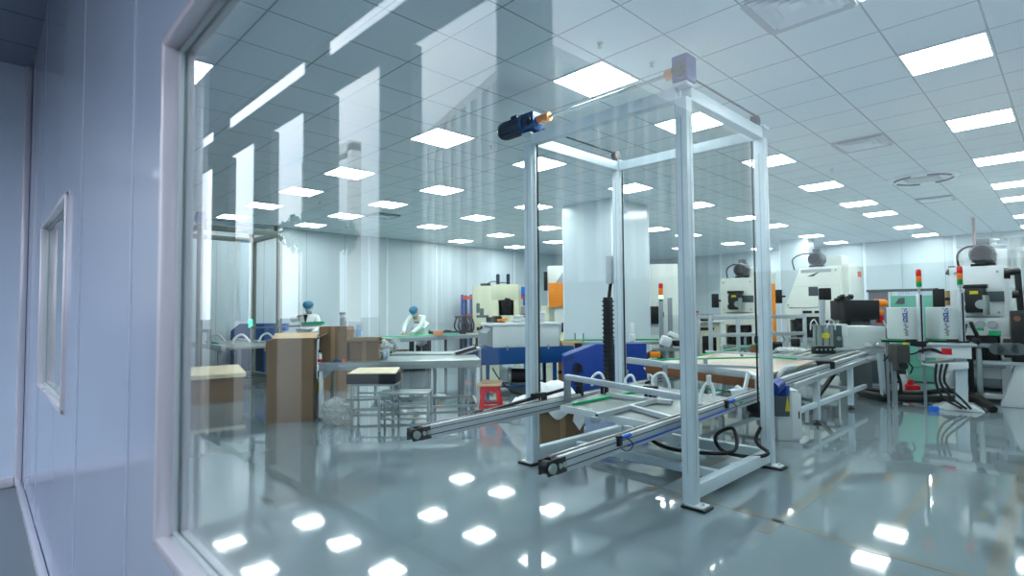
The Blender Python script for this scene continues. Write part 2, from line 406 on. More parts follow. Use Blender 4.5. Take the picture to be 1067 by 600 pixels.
def sprinkler(x, y, label):
    t = T('ceiling_sprinkler', label, 'sprinkler', (x, y, CEIL))
    t.l().lathe([(.026, 0), (.026, -.005), (.009, -.01), (.009, -.035)], n=16).to('escutcheon', M_steel, t)
    t.l().lathe([(.02, -.034), (.02, -.038)], n=16).to('deflector', M_steel, t)
for (px, py), lb in (((625, 45), 'small ceiling sprinkler left of the lift motor'), ((679, 65), 'round smoke detector on the ceiling beside the lift motor coupling'),
                     ((867, 176), 'small ceiling sprinkler in the middle of the ceiling'), ((333, 210), 'small ceiling sprinkler between the mirrored windows'),
                     ((512, 152), 'small ceiling sprinkler above the press by the left wall')):
    p = fz(px, py, CEIL); sprinkler(p.x, p.y, lb)

# ================================================================== THE GLASS LIFT (white steel portal) AND ITS SISTER
def chain(t, x, y, z0, z1, m):
    t.w().cyl((x, y, z0), (x, y, z1), .009, n=8).to('lifting_chain', m, t)
def motor_set(t, at_, d, par_m, big=True):
    """geared motor: at_ = centre of the gearbox, d = unit direction away from the shaft"""
    a = Vector(at_); d = Vector(d)
    g = t.w().rbox(a, (.15, .14, .17), (0, 0, 0), .02).to('gearbox', M_blue, t)
    f = Vector((d.y, d.x, 0))
    t.w().cyl(a+f*.07, a+f*.09, .055).cyl(a-f*.07, a-f*.09, .055).cyl(a+f*.09, a+f*.096, .03).to('gearbox_cover', M_navy, g)
    mo = t.w().cyl(a+d*.06, a+d*.10, .105, n=28).to('motor_flange', M_blue, t)
    m = t.w().cyl(a+d*.10, a+d*.40, .083, n=28)
    for k in range(14):
        an = 2*PI*k/14; n = Vector((0, 0, 1))*math.sin(an)+f*math.cos(an); m.bar(a+d*.12+n*.085, a+d*.37+n*.085, .006, .016, 0)
    m.cyl(a+d*.40, a+d*.43, .088, .075, n=28).to('motor_body', M_navy, mo)
    t.w().rbox(a+d*.22+Vector((0, 0, .09)), (.09, .08, .05), (0, 0, 0), .008).to('terminal_box', M_navy, mo)
def lift(name, label, x0, x1, y0, y1, top, paint, detail=True):
    t = T(name, label, 'lift', ((x0+x1)/2, (y0+y1)/2, 0)); s = .047
    fc = [(x0, y0, -1, -1), (x1, y0, 1, -1), (x1, y1, 1, 1), (x0, y1, -1, 1)]
    for x, y, sx_, sy_ in fc:
        p = t.w().box(x-s, x+s, y-s, y+s, .03, top-.1, .005).to('post', paint, t)
        m = t.w()
        m.box(x-.004, x+.004, y-s-.0015, y+s+.0015, .25, top-.25); m.box(x-s-.0015, x+s+.0015, y-.004, y+.004, .25, top-.25)
        m.to('post_slot', M_lgrey, p)
        px_ = x+sx_*.045
        t.w().box(px_-.075, px_+.075, y-.055, y+.055, .018, .032, .003).cyl((px_+sx_*.05, y, .032), (px_+sx_*.05, y, .05), .012, n=8).to('foot_plate', M_white, t)
        t.w().box(px_-.095, px_+.095, y-.07, y+.07, 0, .018, .003).to('foot_pad', M_rubber, t)
        t.w().box(x-.06, x+.06, y-.06, y+.06, top-.012, top+.012, .004).to('cap_plate', paint, t)
    for (xa, ya, *_), (xb, yb, *_) in zip(fc, fc[1:]+fc[:1]):
        a, b = Vector((xa, ya, top-.06)), Vector((xb, yb, top-.06)); d = (b-a).normalized()
        t.w().bar(a+d*s, b-d*s, .085, .10, .006).to('top_beam', paint, t)
    for (xa, ya, xb, yb) in ((x1, y0, x1, y1), (x0, y0, x0, y1), (x0, y1, x1, y1)):
        a, b = Vector((xa, ya, .11)), Vector((xb, yb, .11)); d = (b-a).normalized()
        t.w().bar(a+d*s, b-d*s, .08, .10, .006).to('base_beam', paint, t)
    t.w().bar((x0+.04, y0+.62, .09), (x1-.04, y0+.62, .09), .07, .07, .006).to('base_beam', paint, t)
    for x, y, sx_, sy_ in fc: 
        chain(t, x-sx_*.075, y-sy_*.02, .55, top-.09, M_black)
        m = t.w()
        for q in (-1, 1): m.rbox((x+q*.018-sx_*.02, y-sy_*.06, top+.05), (.006, .09, .1), (0, 0, 0), .002)
        m.cyl((x-.03-sx_*.02, y-sy_*.06, top+.06), (x+.03-sx_*.02, y-sy_*.06, top+.06), .05).to('pulley', M_black, t)
    t.w().cyl((x0+.2, y0, top+.12), (x1-.12, y0, top+.12), .014).to('drive_shaft', M_steel, t)
    t.w().cyl((x1, y0+.08, top+.1), (x1, y1-.06, top+.1), .009, n=8).to('top_chain', M_black, t)
    t.w().cyl((x0, y0+.08, top+.1), (x0, y1-.06, top+.1), .009, n=8).to('top_chain', M_dark, t)
    motor_set(t, (x0+.03, y0, top+.12), (-1, 0, 0), paint)
    t.w().cyl((x0+.12, y0, top+.12), (x0+.20, y0, top+.12), .042).cyl((x0+.205, y0, top+.12), (x0+.26, y0, top+.12), .042).to('shaft_coupling', M_copper, t)
    gb = t.w().rbox((x1+.01, y0, top+.115), (.13, .15, .2), (0, 0, 0), .012).to('bevel_gearbox', M_blue2, t)
    t.w().cyl((x1+.01, y0-.075, top+.10), (x1+.01, y0-.09, top+.10), .06).cyl((x1+.01, y0-.09, top+.10), (x1+.01, y0-.1, top+.10), .03).to('gearbox_cover', M_navy, gb)
    t.w().cyl((x1-.14, y0, top+.12), (x1-.075, y0, top+.12), .042).to('shaft_coupling', M_copper, t)
    return t
L = lift('glass_lift', 'tall white four-post lift frame with blue motors on top, just behind the glass', -3.69, -2.06, 3.86, 5.33, 3.19, M_lift)
# cable carrier and box on the back left post
m = L.w(); m.box(-3.86, -3.79, 5.24, 5.34, .45, 1.62, .006)
cc = m.to('cable_carrier', M_black, L)
m = L.w()
for k in range(22): m.box(-3.868, -3.784, 5.232, 5.348, .47+k*.052, .49+k*.052, .002)
m.to('carrier_links', M_dark, cc)
L.w().tube([(-3.82, 5.3, 1.6), (-3.81, 5.32, 1.75), (-3.78, 5.33, 1.9)], .02).to('cable', M_rubber, cc)
L.w().box(-3.83, -3.75, 5.26, 5.37, 1.78, 2.1, .008).to('junction_box', M_lgrey, L)
L2 = lift('glass_lift', 'grey-green four-post lift frame at the far left of the hall', -13.05, -11.57, 3.03, 4.52, 3.17, M_lift2)

# ------------------------------------------------------------------ lifting carriage in the near lift
K = T('lift_carriage', 'aluminium belt carriage with two long rails reaching out of the white lift', 'lift carriage', (-2.87, 4.3, .5))
def belt_rail(p, q, name='belt_rail'):
    p, q = Vector(p), Vector(q); d = (q-p).normalized(); side = Vector((d.y, -d.x, 0)).normalized(); up = side.cross(d)
    if up.z < 0: up = -up
    r = K.w().bar(p+d*.1, q-d*.1, .075, .105, .004).to(name, M_alu, K)
    m = K.w()
    for s in (-1, 1):
        for hgt in (-.022, .022): m.bar(p+d*.1+side*s*.0372+up*hgt, q-d*.1+side*s*.0372+up*hgt, .006, .006, 0)
    m.to('rail_slot', M_groovek, r)
    K.w().bar(p+d*.05+up*.055, q-d*.05+up*.055, .02, .006, .001).to('belt', mat('worn_belt', (.40, .34, .30), .6), r)
    for e, dd in ((p, d), (q, -d)):
        m = K.w(); m.bar(e+side*.035, e+dd*.16+side*.035, .012, .09, .004).bar(e-side*.035, e+dd*.16-side*.035, .012, .09, .004)
        m.bar(e+dd*.08-up*.04, e+dd*.17-up*.04, .08, .02, .003)
        h = m.to('pulley_bracket', M_black, K)
        K.w().cyl(e+dd*.03-side*.028, e+dd*.03+side*.028, .04).to('pulley', M_dark, h)
        m = K.w()
        for k in (.05, .1, .14):
            for s in (-1, 1): m.cyl(e+dd*k+side*s*.04, e+dd*k+side*s*.052, .016, n=12)
        m.cyl(e+dd*.03+side*.04, e+dd*.03+side*.058, .03).to('bearing_cap', M_steel, h)
    return r, d, side, up
pR, qR = fx(566, 488, -2.22), fx(796, 409, -2.22)
pL, qL = fx(427, 453, -3.50), fx(610, 414, -3.50)
qL = pL+(qL-pL)*(3.3/(qL-pL).length)
rR, dR, sR, uR = belt_rail(pR, qR); rL, dL, sL, uL = belt_rail(pL, qL)
# blue air hose, sensor clamps on the near rail
a = fx(655, 464, -2.17); b = fx(760, 426, -2.17)
K.w().tube([a, a*.66+b*.34, a*.34+b*.66, b], .007, 8).to('air_hose', M_hose, rR)
for px, py in ((645, 459), (757, 421)):
    p = fx(px, py, -2.18); s = K.w().rbox(p, (.03, .05, .07), (0, 0, .1), .004).to('sensor', M_dark, rR)
    K.w().cyl(p+Vector((.01, .02, .02)), p+Vector((.03, .09, .03)), .014, n=12).to('sensor_head', M_bright, s)
    K.w().tube([p+Vector((.02, .05, .02)), p+Vector((.05, .09, -.03)), p+Vector((.045, .04, -.07)), p+Vector((.02, .0, -.05))], .004, 6).to('sensor_cable', M_black, s)
K.w().rbox(fx(770, 419, -2.2), (.05, .06, .02), (0, 0, 0), .004).to('green_clip', M_green, rR)
# cross plates of the carriage
c1, c2, c3, c4 = Vector((-3.40, 3.95, .59)), Vector((-2.30, 4.03, .535)), Vector((-2.30, 5.2, .62)), Vector((-3.40, 5.15, .685))
K.w().slab([c1, c2, c3, c4], .012, .002).to('deck_plate', M_plate, K)
K.w().bar(c1+Vector((0, -.012, -.03)), c2+Vector((0, -.012, -.03)), .02, .06, .003).to('deck_edge', M_off, K)
K.w().bar(c1+Vector((0, .2, -.055)), c2+Vector((0, .2, -.055)), .08, .08, .004).to('cross_beam', M_alu, K)
K.w().bar(c4+Vector((0, -.1, -.06)), c3+Vector((0, -.1, -.06)), .08, .08, .004).to('cross_beam', M_alu, K)
def on(px, py, h=.0):                                    # point of the photo lying h above the deck
    n = (c2-c1).cross(c4-c1).normalized(); r = ray(px, py); o = c1+n*h
    return CAM + r*((o-CAM).dot(n)/r.dot(n))
K.w().bar(on(597, 421, .012), on(683, 404, .012), .03, .022, .004).to('guide_strip', M_green, K)
for a, b in (((622, 433), (706, 411)), ((657, 424), (701, 436)), ((632, 411), (700, 419))):
    p, q = on(*a, .025), on(*b, .025); r = K.w().bar(p, q, .045, .04, .004).to('deck_bar', M_alu, K)
    K.w().bar(p+(q-p).normalized()*-.004, p, .03, .02, 0).bar(q, q+(q-p).normalized()*.004, .03, .02, 0).to('bar_end_cap', M_dark, r)
for a in ((620, 437), (700, 436)):
    K.w().rbox(on(*a, .02), (.06, .05, .045), (0, 0, .2), .006).to('bar_bracket', M_steel, K)
for a in ((604, 412), (676, 417), (681, 417), (630, 410)):
    p = on(*a, .0); m = K.w(); m.rbox(p+Vector((.014, .012, .055)), (.03, .035, .12), (0, 0, 0), .004); m.rbox(p+Vector((-.018, -.016, .05)), (.024, .03, .10), (0, 0, 0), .004); m.rbox(p+Vector((0, 0, .12)), (.09, .06, .035), (0, 0, .3), .004)
    m.to('suction_clamp', M_black, K)
# raised push bar on its post
hb0, hb1 = Vector((-3.45, 4.08, .835)), Vector((-2.12, 4.03, .772))
K.w().bar(hb0, hb1, .05, .05, .006).to('push_bar', M_alu, K)
m = K.w()
m.bar(hb0+Vector((.012, 0, -.24)), hb0+Vector((.012, 0, .02)), .05, .05, .005); m.bar(hb1+Vector((-.02, 0, -.2)), hb1+Vector((-.02, 0, .0)), .05, .05, .005)
m.to('push_bar_post', M_alud, K)
ba, bb = fx(499, 431, -3.58), fx(589, 405, -3.52)
K.w().bar(ba, bb, .03, .03, .006).to('swing_arm', M_black, K)
m = K.w(); m.cyl(ba+Vector((-.02, 0, -.0)), ba+Vector((.02, 0, 0)), .036); m.bar(ba+Vector((0, .02, -.03)), ba+Vector((0, .22, -.05)), .04, .03, .004); m.to('arm_pivot', M_black, K)
p = fx(560, 412, -3.52); K.w().rbox(p, (.05, .14, .045), (0, 0, 0), .006).rbox(p+Vector((0, .09, -.03)), (.045, .04, .1), (0, 0, 0), .004).to('arm_bracket', M_black, K)
# white air hoses looping over the deck
def loop(p, w, h, lab='white_hose', r=.014, d=Vector((.75, .66, 0))):
    p = Vector(p); K.w().tube([p-d*w, p-d*w*1.05+Vector((0, 0, h*.55)), p-d*w*.3+Vector((0, 0, h)), p+d*w*.45+Vector((0, 0, h*.9)), p+d*w, p+d*w*.85+Vector((0, 0, -h*.3))], r, 8).to(lab, M_white, K)
loop(on(624, 402, .02), .07, .13); loop(on(689, 402, .02), .085, .13); loop(on(657, 400, .02), .05, .09)
p = fx(738, 421, -2.3); m = K.w(); m.tube([p+Vector((-.06, -.03, 0)), p+Vector((-.05, 0, .12)), p+Vector((0, .02, .19)), p+Vector((.03, .04, .12)), p+Vector((.05, .03, 0))], .016); m.cyl(p+Vector((0, .02, .17)), p+Vector((0, .02, .25)), .022)
m.to('white_hose', M_white, K)
K.w().rbox(p+Vector((0, 0, -.01)), (.16, .14, .03), (0, 0, 0), .004).to('valve_block', M_steel, K)
p = fx(775, 410, -2.3); m = K.w(); m.bar(p+Vector((-.1, -.05, 0)), p+Vector((.02, .03, .03)), .05); m.bar(p, p+Vector((.03, .05, .2)), .03); m.tube([p, p+Vector((-.06, 0, .06)), p+Vector((-.08, .03, .0))], .02)
m.to('gripper', M_white, K)
p = fx(790, 421, -2.28); m = K.w(); m.rbox(p, (.12, .3, .13), (0, 0, 0), .01); m.rbox(p+Vector((.02, -.1, -.06)), (.1, .08, .1), (0, 0, 0), .01); m.rbox(p+Vector((0, .0, .1)), (.09, .34, .05), (0, 0, 0), .006)
m.to('carriage_drive', M_black, K)
# small fittings under the deck
m = K.w()
for x, y in ((-2.7, 4.5), (-2.6, 4.9), (-3.0, 4.8)): m.rbox((x, y, .46), (.16, .2, .1), (0, 0, .3), .01)
m.to('under_deck_drive', M_dark, K)
m = L.w(); m.tube([(-3.0, 4.35, .5), (-2.75, 4.55, .23), (-2.45, 4.75, .17), (-2.2, 4.92, .2), (-2.28, 5.08, .36), (-2.42, 5.02, .28), (-2.32, 4.95, .17), (-2.1, 5.02, .145), (-1.98, 5.12, .18), (-2.12, 5.2, .27), (-2.06, 5.45, .52)], .017, 8)
m.to('cable_loom', M_rubber, L)

# ------------------------------------------------------------------ long roller/belt table behind the lift (runs into the hall)
B = T('conveyor_table', 'long aluminium conveyor table running back from the white lift', 'conveyor', (-2.95, 8.2, 0))
BX0, BX1, BY0, BY1, BZ = -3.62, -2.38, 5.85, 10.6, .72
def Bz(y): return .655+.024*(y-6.0)
def beam(name, x, ya, yb, w, h, dz, m_, par=None): return B.w().bar((x, ya, Bz(ya)+dz), (x, yb, Bz(yb)+dz), w, h, .005).to(name, m_, par or B)
for x in (BX0, BX1):
    r = beam('side_rail', x, BY0+.1, BY1, .06, .12, -.04, M_alu)
    m = B.w()
    for dz in (-.06, -.02): m.bar((x+.031, BY0+.12, Bz(BY0)+dz), (x+.031, BY1, Bz(BY1)+dz), .004, .008, 0)
    m.to('rail_slot', M_groovek, r)
for k in range(5):
    x = BX1-.12-.17*k
    r = beam('belt_track', x, BY0+.2, BY1-.05, .05, .05, .0, M_alu if k % 2 else M_alud); beam('belt', x, BY0+.2, BY1-.05, .034, .008, .03, M_cream2 if k != 1 else M_dark, r)
B.w().bar(fx(827, 402, -2.33), fx(902, 375, -2.33), .06, .06, .006).cyl(fx(902, 375, -2.33), fx(912, 372, -2.33), .05).to('drive_tube', M_alu, B)
for x, y in ((BX1+.02, 7.7), (BX1+.02, 9.2), (BX0, 7.7), (BX0, 9.2), (BX0, 6.2)):
    lg = B.w().box(x-.035, x+.035, y-.035, y+.035, .06, Bz(y)-.05, .004).to('leg', M_lift, B)
    B.w().cyl((x, y, .02), (x, y, .08), .012, n=10).lathe([(.05, 0), (.05, .01), (.02, .025)], (x, y, 0)).to('levelling_foot', M_dark, lg)
B.w().bar((BX1+.02, 6.9, .255), (BX1+.02, 10.0, .255), .05, .06, .005).to('lower_beam', M_lift, B)
B.w().bar((BX0, 6.2, .255), (BX0, 10.0, .255), .05, .06, .005).to('lower_beam', M_lift, B)
for y in (7.7, 9.2): B.w().bar((BX0+.03, y, .3), (BX1-.01, y, .3), .045, .045, .005).to('cross_rail', M_alud, B)
B.w().bar(fx(872, 385, -2.6), fx(845, 424, -2.75), .05, .05, .006).to('cable_trunk', M_rubber, B)
# front beam and table boards (the tan surface with green guides)
B.w().slab([(-3.75, 5.95, .80), (-2.45, 6.0, .735), (-2.45, 8.0, .78), (-3.75, 8.0, .84)], .02, .003).to('table_board', mat('tan_table_board', (.74, .68, .62), .45, var=.04), B)
B.w().bar((-3.85, 5.70, .862), (-2.40, 5.87, .778), .055, .07, .006).to('front_beam', M_alu, B)
m = B.w(); m.bar((-3.75, 5.95, .74), (-2.45, 6.02, .67), .02, .10, .003); m.to('wooden_skirt', M_brownb, B)
for a, b in (((672, 375), (800, 372)), ((725, 371), (800, 356)), ((800, 372), (830, 374))):
    p, q = fz(*a, .86), fz(*b, .84)
    B.w().bar(p, q, .025, .02, .004).to('guide_strip', M_green, B)
for a, b in (((735, 366), (825, 371)), ((690, 379), (795, 383))):
    B.w().bar(fz(*a, .87), fz(*b, .84), .03, .03, .004).to('cross_bar', M_alu, B)
B.w().tube([fz(780, 388, .8), fz(788, 392, .78), fx(789, 402, -2.33), fx(790, 412, -2.33)], .02).to('white_hose', M_white, B)
for px, py in ((773, 372), (735, 378), (693, 385)):
    p = fz(px, py, .80); B.w().box(p.x-.02, p.x+.02, p.y-.02, p.y+.02, .30, .86, .004).to('table_post', M_alud, B)
p = fx(808, 404, -2.28); B.w().cyl(p+Vector((0, -.09, .0)), p+Vector((0, .1, .03)), .07).to('table_motor', M_blue2, B)
B.w().rbox(p+Vector((.02, .14, -.04)), (.12, .12, .12), (0, 0, 0), .02).to('motor_gearbox', M_blue2, B)
p = fx(735, 416, -2.9); B.w().bar(fx(727, 404, -2.9), fx(772, 409, -2.75), .02, .02, .003).to('guide_strip', M_green, B)
# pick-and-place head
H = T('transfer_head', 'pneumatic transfer head with upright cylinders standing on the conveyor table', 'transfer unit', (-2.5, 8.2, .7))
p = fx(858, 366, -2.5)
for dx in (-.12, -.05, .05, .12):
    H.w().cyl(p+Vector((dx*.7, dx*.72, .02)), p+Vector((dx*.7, dx*.72, .38 if abs(dx) > .1 else .34)), .019 if abs(dx) > .1 else .03, n=14).to('guide_rod', M_steel, H)
m = H.w(); m.rbox(p+Vector((0, 0, .02)), (.29, .10, .11), (0, 0, CAMYAW), .01); m.to('clamp_block', M_black, H)
m = H.w()
for k in (-.12, -.06, .0, .06, .12): m.cyl(p+Vector((k*.7+.042, k*.72-.042, .03)), p+Vector((k*.7+.05, k*.72-.05, .03)), .014, n=10)
m.to('clamp_screws', M_steel, H)
H.w().bar(fx(812, 371, -2.75), fx(863, 374.5, -2.42), .05, .045, .005).to('cross_arm', M_alu, H)
H.w().rbox(fx(857, 380, -2.45), (.24, .18, .10), (0, 0, CAMYAW), .01).to('carriage_block', M_black, H)
H.w().cyl(p+Vector((0, 0, .38)), p+Vector((0, 0, .72)), .04).to('lift_cylinder', M_alu, H)
m = H.w(); m.rbox(p+Vector((0, 0, .36)), (.27, .08, .025), (0, 0, CAMYAW), .004); m.to('top_plate', M_alud, H)
H.w().rbox(p+Vector((.03, .03, .80)), (.15, .10, .17), (0, 0, .4), .015).to('display', M_black, H)
H.w().rbox(p+Vector((-.09, -.06, .84)), (.12, .04, .13), (0, 0, .6), .01).to('display', M_mgrey, H)
m = H.w()
for s in (-1, 1): m.tube([p+Vector((s*.05, 0, .33)), p+Vector((s*.09, s*.04, .44)), p+Vector((s*.13, s*.06, .40)), p+Vector((s*.14, s*.06, .3))], .009)
m.to('white_hose', M_white, H)
H.w().rbox(p+Vector((.03, .02, .22)), (.09, .09, .07), (0, 0, .2), .01).to('yellow_valve', M_yel, H)
for px, py, lb, mt in ((829, 356, 'small black block on the tan conveyor board left of the transfer head', M_black),):
    q = fz(px, py+5, .86); t = T('stop_block', lb, 'stop block', q); t.l().box(-.06, .06, -.04, .04, 0, .13, .008).to('body', mt, t); t.l().cyl((0, 0, .13), (0, 0, .17), .012, n=10).to('pin', M_steel, t)
q = fz(830, 367, .85); t = T('clear_film', 'crumpled clear plastic film lying on the tan conveyor board', 'plastic film', q)
m = t.l()
for k in range(5): m.ball((random.uniform(-.2, .2), random.uniform(-.1, .1), .03), .08, (1.4, .9, .5), 12)
m.to('film', M_bag, t)
# frame of aluminium profile standing behind/over the table
G = T('profile_frame', 'open frame of square aluminium profiles standing beyond the conveyor table', 'frame', (-3.9, 9.4, 0))
gl, gr = ground(740, 10.2), ground(838, 10.85)
for g_ in (gl, gr, (gl*.72+gr*.28), gl+Vector((-.55, .6, 0)), gr+Vector((-.55, .6, 0))):
    G.w().box(g_.x-.03, g_.x+.03, g_.y-.03, g_.y+.03, 0, 1.36 if g_ is gl or g_ is gr else 1.33, .004).to('upright', M_alu, G)
for z in (1.32, .99): G.w().bar((gl.x, gl.y, z), (gr.x, gr.y, z), .05, .07, .005).to('rail', M_alu, G)
for z in (1.32,): G.w().bar((gl.x-.55, gl.y+.6, z), (gr.x-.55, gr.y+.6, z), .05, .07, .005).to('rail', M_alu, G)
for g_ in (gl, gr): G.w().bar((g_.x, g_.y, 1.32), (g_.x-.55, g_.y+.6, 1.32), .05, .06, .005).to('rail', M_alu, G)
for k in (.35, .5, .62): 
    g_ = gl*(1-k)+gr*k; G.w().box(g_.x-.02, g_.x+.02, g_.y-.02, g_.y+.02, .5, .99, .003).to('short_upright', M_alud, G)
# control box beside the lift
kb = ground(816, 6.32); t = T('control_cabinet', 'small grey cabinet with a yellow warning label beside the white lift', 'cabinet', kb, CAMYAW-.15)
t.l().box(-.13, .10, -.13, .13, .0, .56, .01).to('body', M_off, t); t.l().box(.02, .12, -.14, -.132, .03, .53, .004).to('door', M_white, t)
t.l().box(-.16, .0, -.14, .1, .27, .60, .01).to('terminal_hood', M_mgrey, t); t.l().prism([(-.05, -.143, .33), (.0, -.143, .33), (-.025, -.143, .50)], (0, -.002, 0)).to('warning_label', M_yel, t, True)
t.l().box(.085, .10, -.15, -.14, .25, .33, .004).to('door_handle', M_dark, t)
t.l().tube([(-.08, 0, .6), (-.06, 0, .7), (.02, .05, .78), (.14, .1, .8)], .03).to('duct', M_lgrey, t)

# ================================================================== LEFT PART OF THE HALL
def carton(name, label, p, rz, w, d, h, flaps=(), group=None, m_=None, tape=True):
    t = T(name, label, 'box', p, rz, group); m_ = m_ or M_card
    b = t.l()
    b.box(-w/2, w/2, -d/2, -d/2+.006, 0, h).box(-w/2, w/2, d/2-.006, d/2, 0, h).box(-w/2, -w/2+.006, -d/2, d/2, 0, h).box(w/2-.006, w/2, -d/2, d/2, 0, h).box(-w/2, w/2, -d/2, d/2, 0, .006)
    if not flaps: b.box(-w/2, w/2, -d/2, d/2, h-.006, h)
    b.to('body', m_, t)
    for (sd, ang, ln) in flaps:                            # side, opening angle from upright (0) to outwards, length
        c, s_ = math.cos(ang)*ln/2, math.sin(ang)*ln/2
        if sd in 'lr':
            sg = 1 if sd == 'r' else -1
            t.l().rbox((sg*(w/2+s_), 0, h+c), (.005, d, ln), (0, sg*ang, 0)).to('flap', M_card2, t)
        else:
            sg = 1 if sd == 'b' else -1
            t.l().rbox((0, sg*(d/2+s_), h+c), (w, .005, ln), (-sg*ang, 0, 0)).to('flap', M_card2, t)
    if tape: t.l().box(-.03, .03, -d/2-.0012, -d/2, 0, h).to('packing_tape', M_tape, t)
    return t
a = Vector((-7.60, 2.80, 0)); b = Vector((-7.30, 3.32, 0)); d = (b-a).normalized(); nrm = Vector((-d.y, d.x, 0))
carton('cardboard_box', 'tall open brown carton standing on the floor left of the steel bench', (a+b)/2+nrm*.25, math.atan2(d.y, d.x), (b-a).length, .5, 1.10, (('b', 1.25, .22), ('r', 1.15, .17), ('l', 3.0, .15)), tape=False)
a = Vector((-10.05, 2.1, 0)); b = Vector((-9.86, 3.27, 0)); d = (b-a).normalized(); nrm = Vector((-d.y, d.x, 0))
t = carton('cardboard_box', 'low wide brown carton with a cream board on top, left of the tall carton', (a+b)/2+nrm*.35, math.atan2(d.y, d.x), (b-a).length, .7, .46, ())
t.l().rbox((0, -.0, .50), (1.25, .8, .012), (.1, 0, 0)).box(-.62, .62, -.41, -.40, .40, .462).to('cream_lid', M_cardc, t)

bdir = Vector((.583, .813, 0)); bn = Vector((-.813, .583, 0)); brz = math.atan2(.813, .583)
p0 = Vector((-7.275, 3.37, 0)); BL_, BD_ = 2.24, 1.0
t = T('steel_bench', 'long stainless steel work bench with a white end frame behind the two stools', 'bench', p0+bdir*BL_/2+bn*BD_/2, brz)
t.l().box(-BL_/2, BL_/2, -BD_/2, BD_/2, .755, .775, .004).to('bench_top', M_steel, t)
for s in (-1, 1):
    t.l().box(-BL_/2+.01, BL_/2-.01, s*(BD_/2-.01)-.008, s*(BD_/2-.01)+.008, .67, .755, .003).to('apron', M_steel, t)
    t.l().bar((-BL_/2+.05, s*(BD_/2-.06), .12), (BL_/2-.05, s*(BD_/2-.06), .12), .035, .035).to('lower_rail', M_steel, t)
for sx_ in (-1, 1):
    for s in (-1, 1):
        lg = t.l().box(sx_*(BL_/2-.04)-.025, sx_*(BL_/2-.04)+.025, s*(BD_/2-.04)-.025, s*(BD_/2-.04)+.025, .03, .755, .004).to('leg', M_white if s < 0 else M_alud, t)
        t.l().cyl((sx_*(BL_/2-.04), s*(BD_/2-.04), 0), (sx_*(BL_/2-.04), s*(BD_/2-.04), .03), .03, n=12).to('foot', M_dark, lg)
        t.l().prism([(sx_*(BL_/2-.06), s*(BD_/2-.03), .67), (sx_*(BL_/2-.2), s*(BD_/2-.03), .67), (sx_*(BL_/2-.06), s*(BD_/2-.03), .54)], (0, -s*.006, 0)).to('gusset', M_steel, t)
    t.l().bar((sx_*(BL_/2-.04), -BD_/2+.06, .12), (sx_*(BL_/2-.04), BD_/2-.06, .12), .04, .04).to('end_rail', M_white, t)
BT = .776
def onb(px, py): return fz(px, py, BT)
def bench_pt(px, D): q = ground(px, D); q.z = BT; return q
carton('cardboard_box', 'upright brown carton standing on the steel bench, left of the one with a pale flap', bench_pt(351, 8.0), CAMYAW-.05, .40, .3, .49, ())
t = carton('cardboard_box', 'brown carton with a pale flap folded out, on the steel bench', bench_pt(382, 8.05), CAMYAW+.03, .42, .3, .275, (('f', 1.25, .14), ('b', -1.2, .14), ('r', 1.6, .08)))
t = T('water_bottle', 'pale blue plastic water bottle on the bench beside the carton with the flap', 'bottle', bench_pt(400, 8.15))
t.l().lathe([(.05, 0), (.055, .02), (.055, .08), (.048, .1), (.055, .12), (.055, .2), (.02, .25), (.02, .265)]).to('body', M_bottle, t); t.l().lathe([(.022, .265), (.022, .29)]).to('cap', M_white, t)
t = T('plastic_wrap', 'crumpled clear plastic wrap hanging over the right side of the flapped carton', 'plastic wrap', bench_pt(405, 7.9))
m = t.l()
for k in range(6): m.ball((random.uniform(-.02, .09), random.uniform(-.1, .1), .12+.05*k-.03*k*(k > 3)), .07, (1, 1, .7), 10)
m.to('film', M_bag, t)
for px, c, lb in ((350, M_print, 'small blue cap lying near the left end of the steel bench'), (354, M_blue2, 'blue cap in the middle of three small caps on the steel bench'), (358.5, M_lor, 'small orange cap on the steel bench next to the blue caps')):
    q = bench_pt(px, 7.72); t = T('bottle_cap', lb, 'cap', q, 0, 'small caps on the bench edge'); t.l().lathe([(.027, 0), (.03, .005), (.027, .032), (.02, .035)], n=18).to('shell', c, t); t.l().lathe([(.03, 0), (.032, .004), (.03, .008)], n=18).to('rim', c, t)
t = T('spray_can', 'small white spray can with a red base, left of the upright carton', 'can', bench_pt(333.5, 7.75))
t.l().lathe([(.03, 0), (.03, .04)]).to('base', M_red, t); t.l().lathe([(.03, .04), (.03, .1), (.012, .13)]).to('body', M_white, t); t.l().lathe([(.02, .13), (.02, .17)]).to('nozzle', M_black, t)
carton('cardboard_box', 'brown carton on the floor seen underneath the left half of the steel bench', ground(351, 10.6), CAMYAW, .5, .35, .66, ())
t = T('plastic_bag', 'big crumpled clear plastic bag on the floor under the left end of the bench', 'bag', ground(351, 7.35))
m = t.l(); rnd = random.Random(3)
m.ball((0, 0, .15), .2, (1.2, .9, .85), 40)
from mathutils import noise
for v in m.bm.verts:
    n_ = noise.noise(v.co*9)*.05+noise.noise(v.co*23)*.025; v.co += v.co.normalized()*n_; v.co.z = max(v.co.z, .004); v.co.x *= 1.25-v.co.z
m.to('film', M_bag, t, True); t.l().lathe([(.03, .28), (.05, .33), (.01, .36)], n=10).to('knot', M_bag, t)
t = T('spray_bottle', 'yellow bottle with a blue top under the bench beside its left leg', 'bottle', ground(334, 7.9))
t.l().lathe([(.045, 0), (.05, .05), (.05, .5), (.03, .55)]).to('body', M_white, t); t.l().lathe([(.052, .33), (.052, .48)]).to('yellow_label', M_yel, t); t.l().lathe([(.035, .55), (.035, .62), (.02, .66)]).to('cap', M_navy, t)

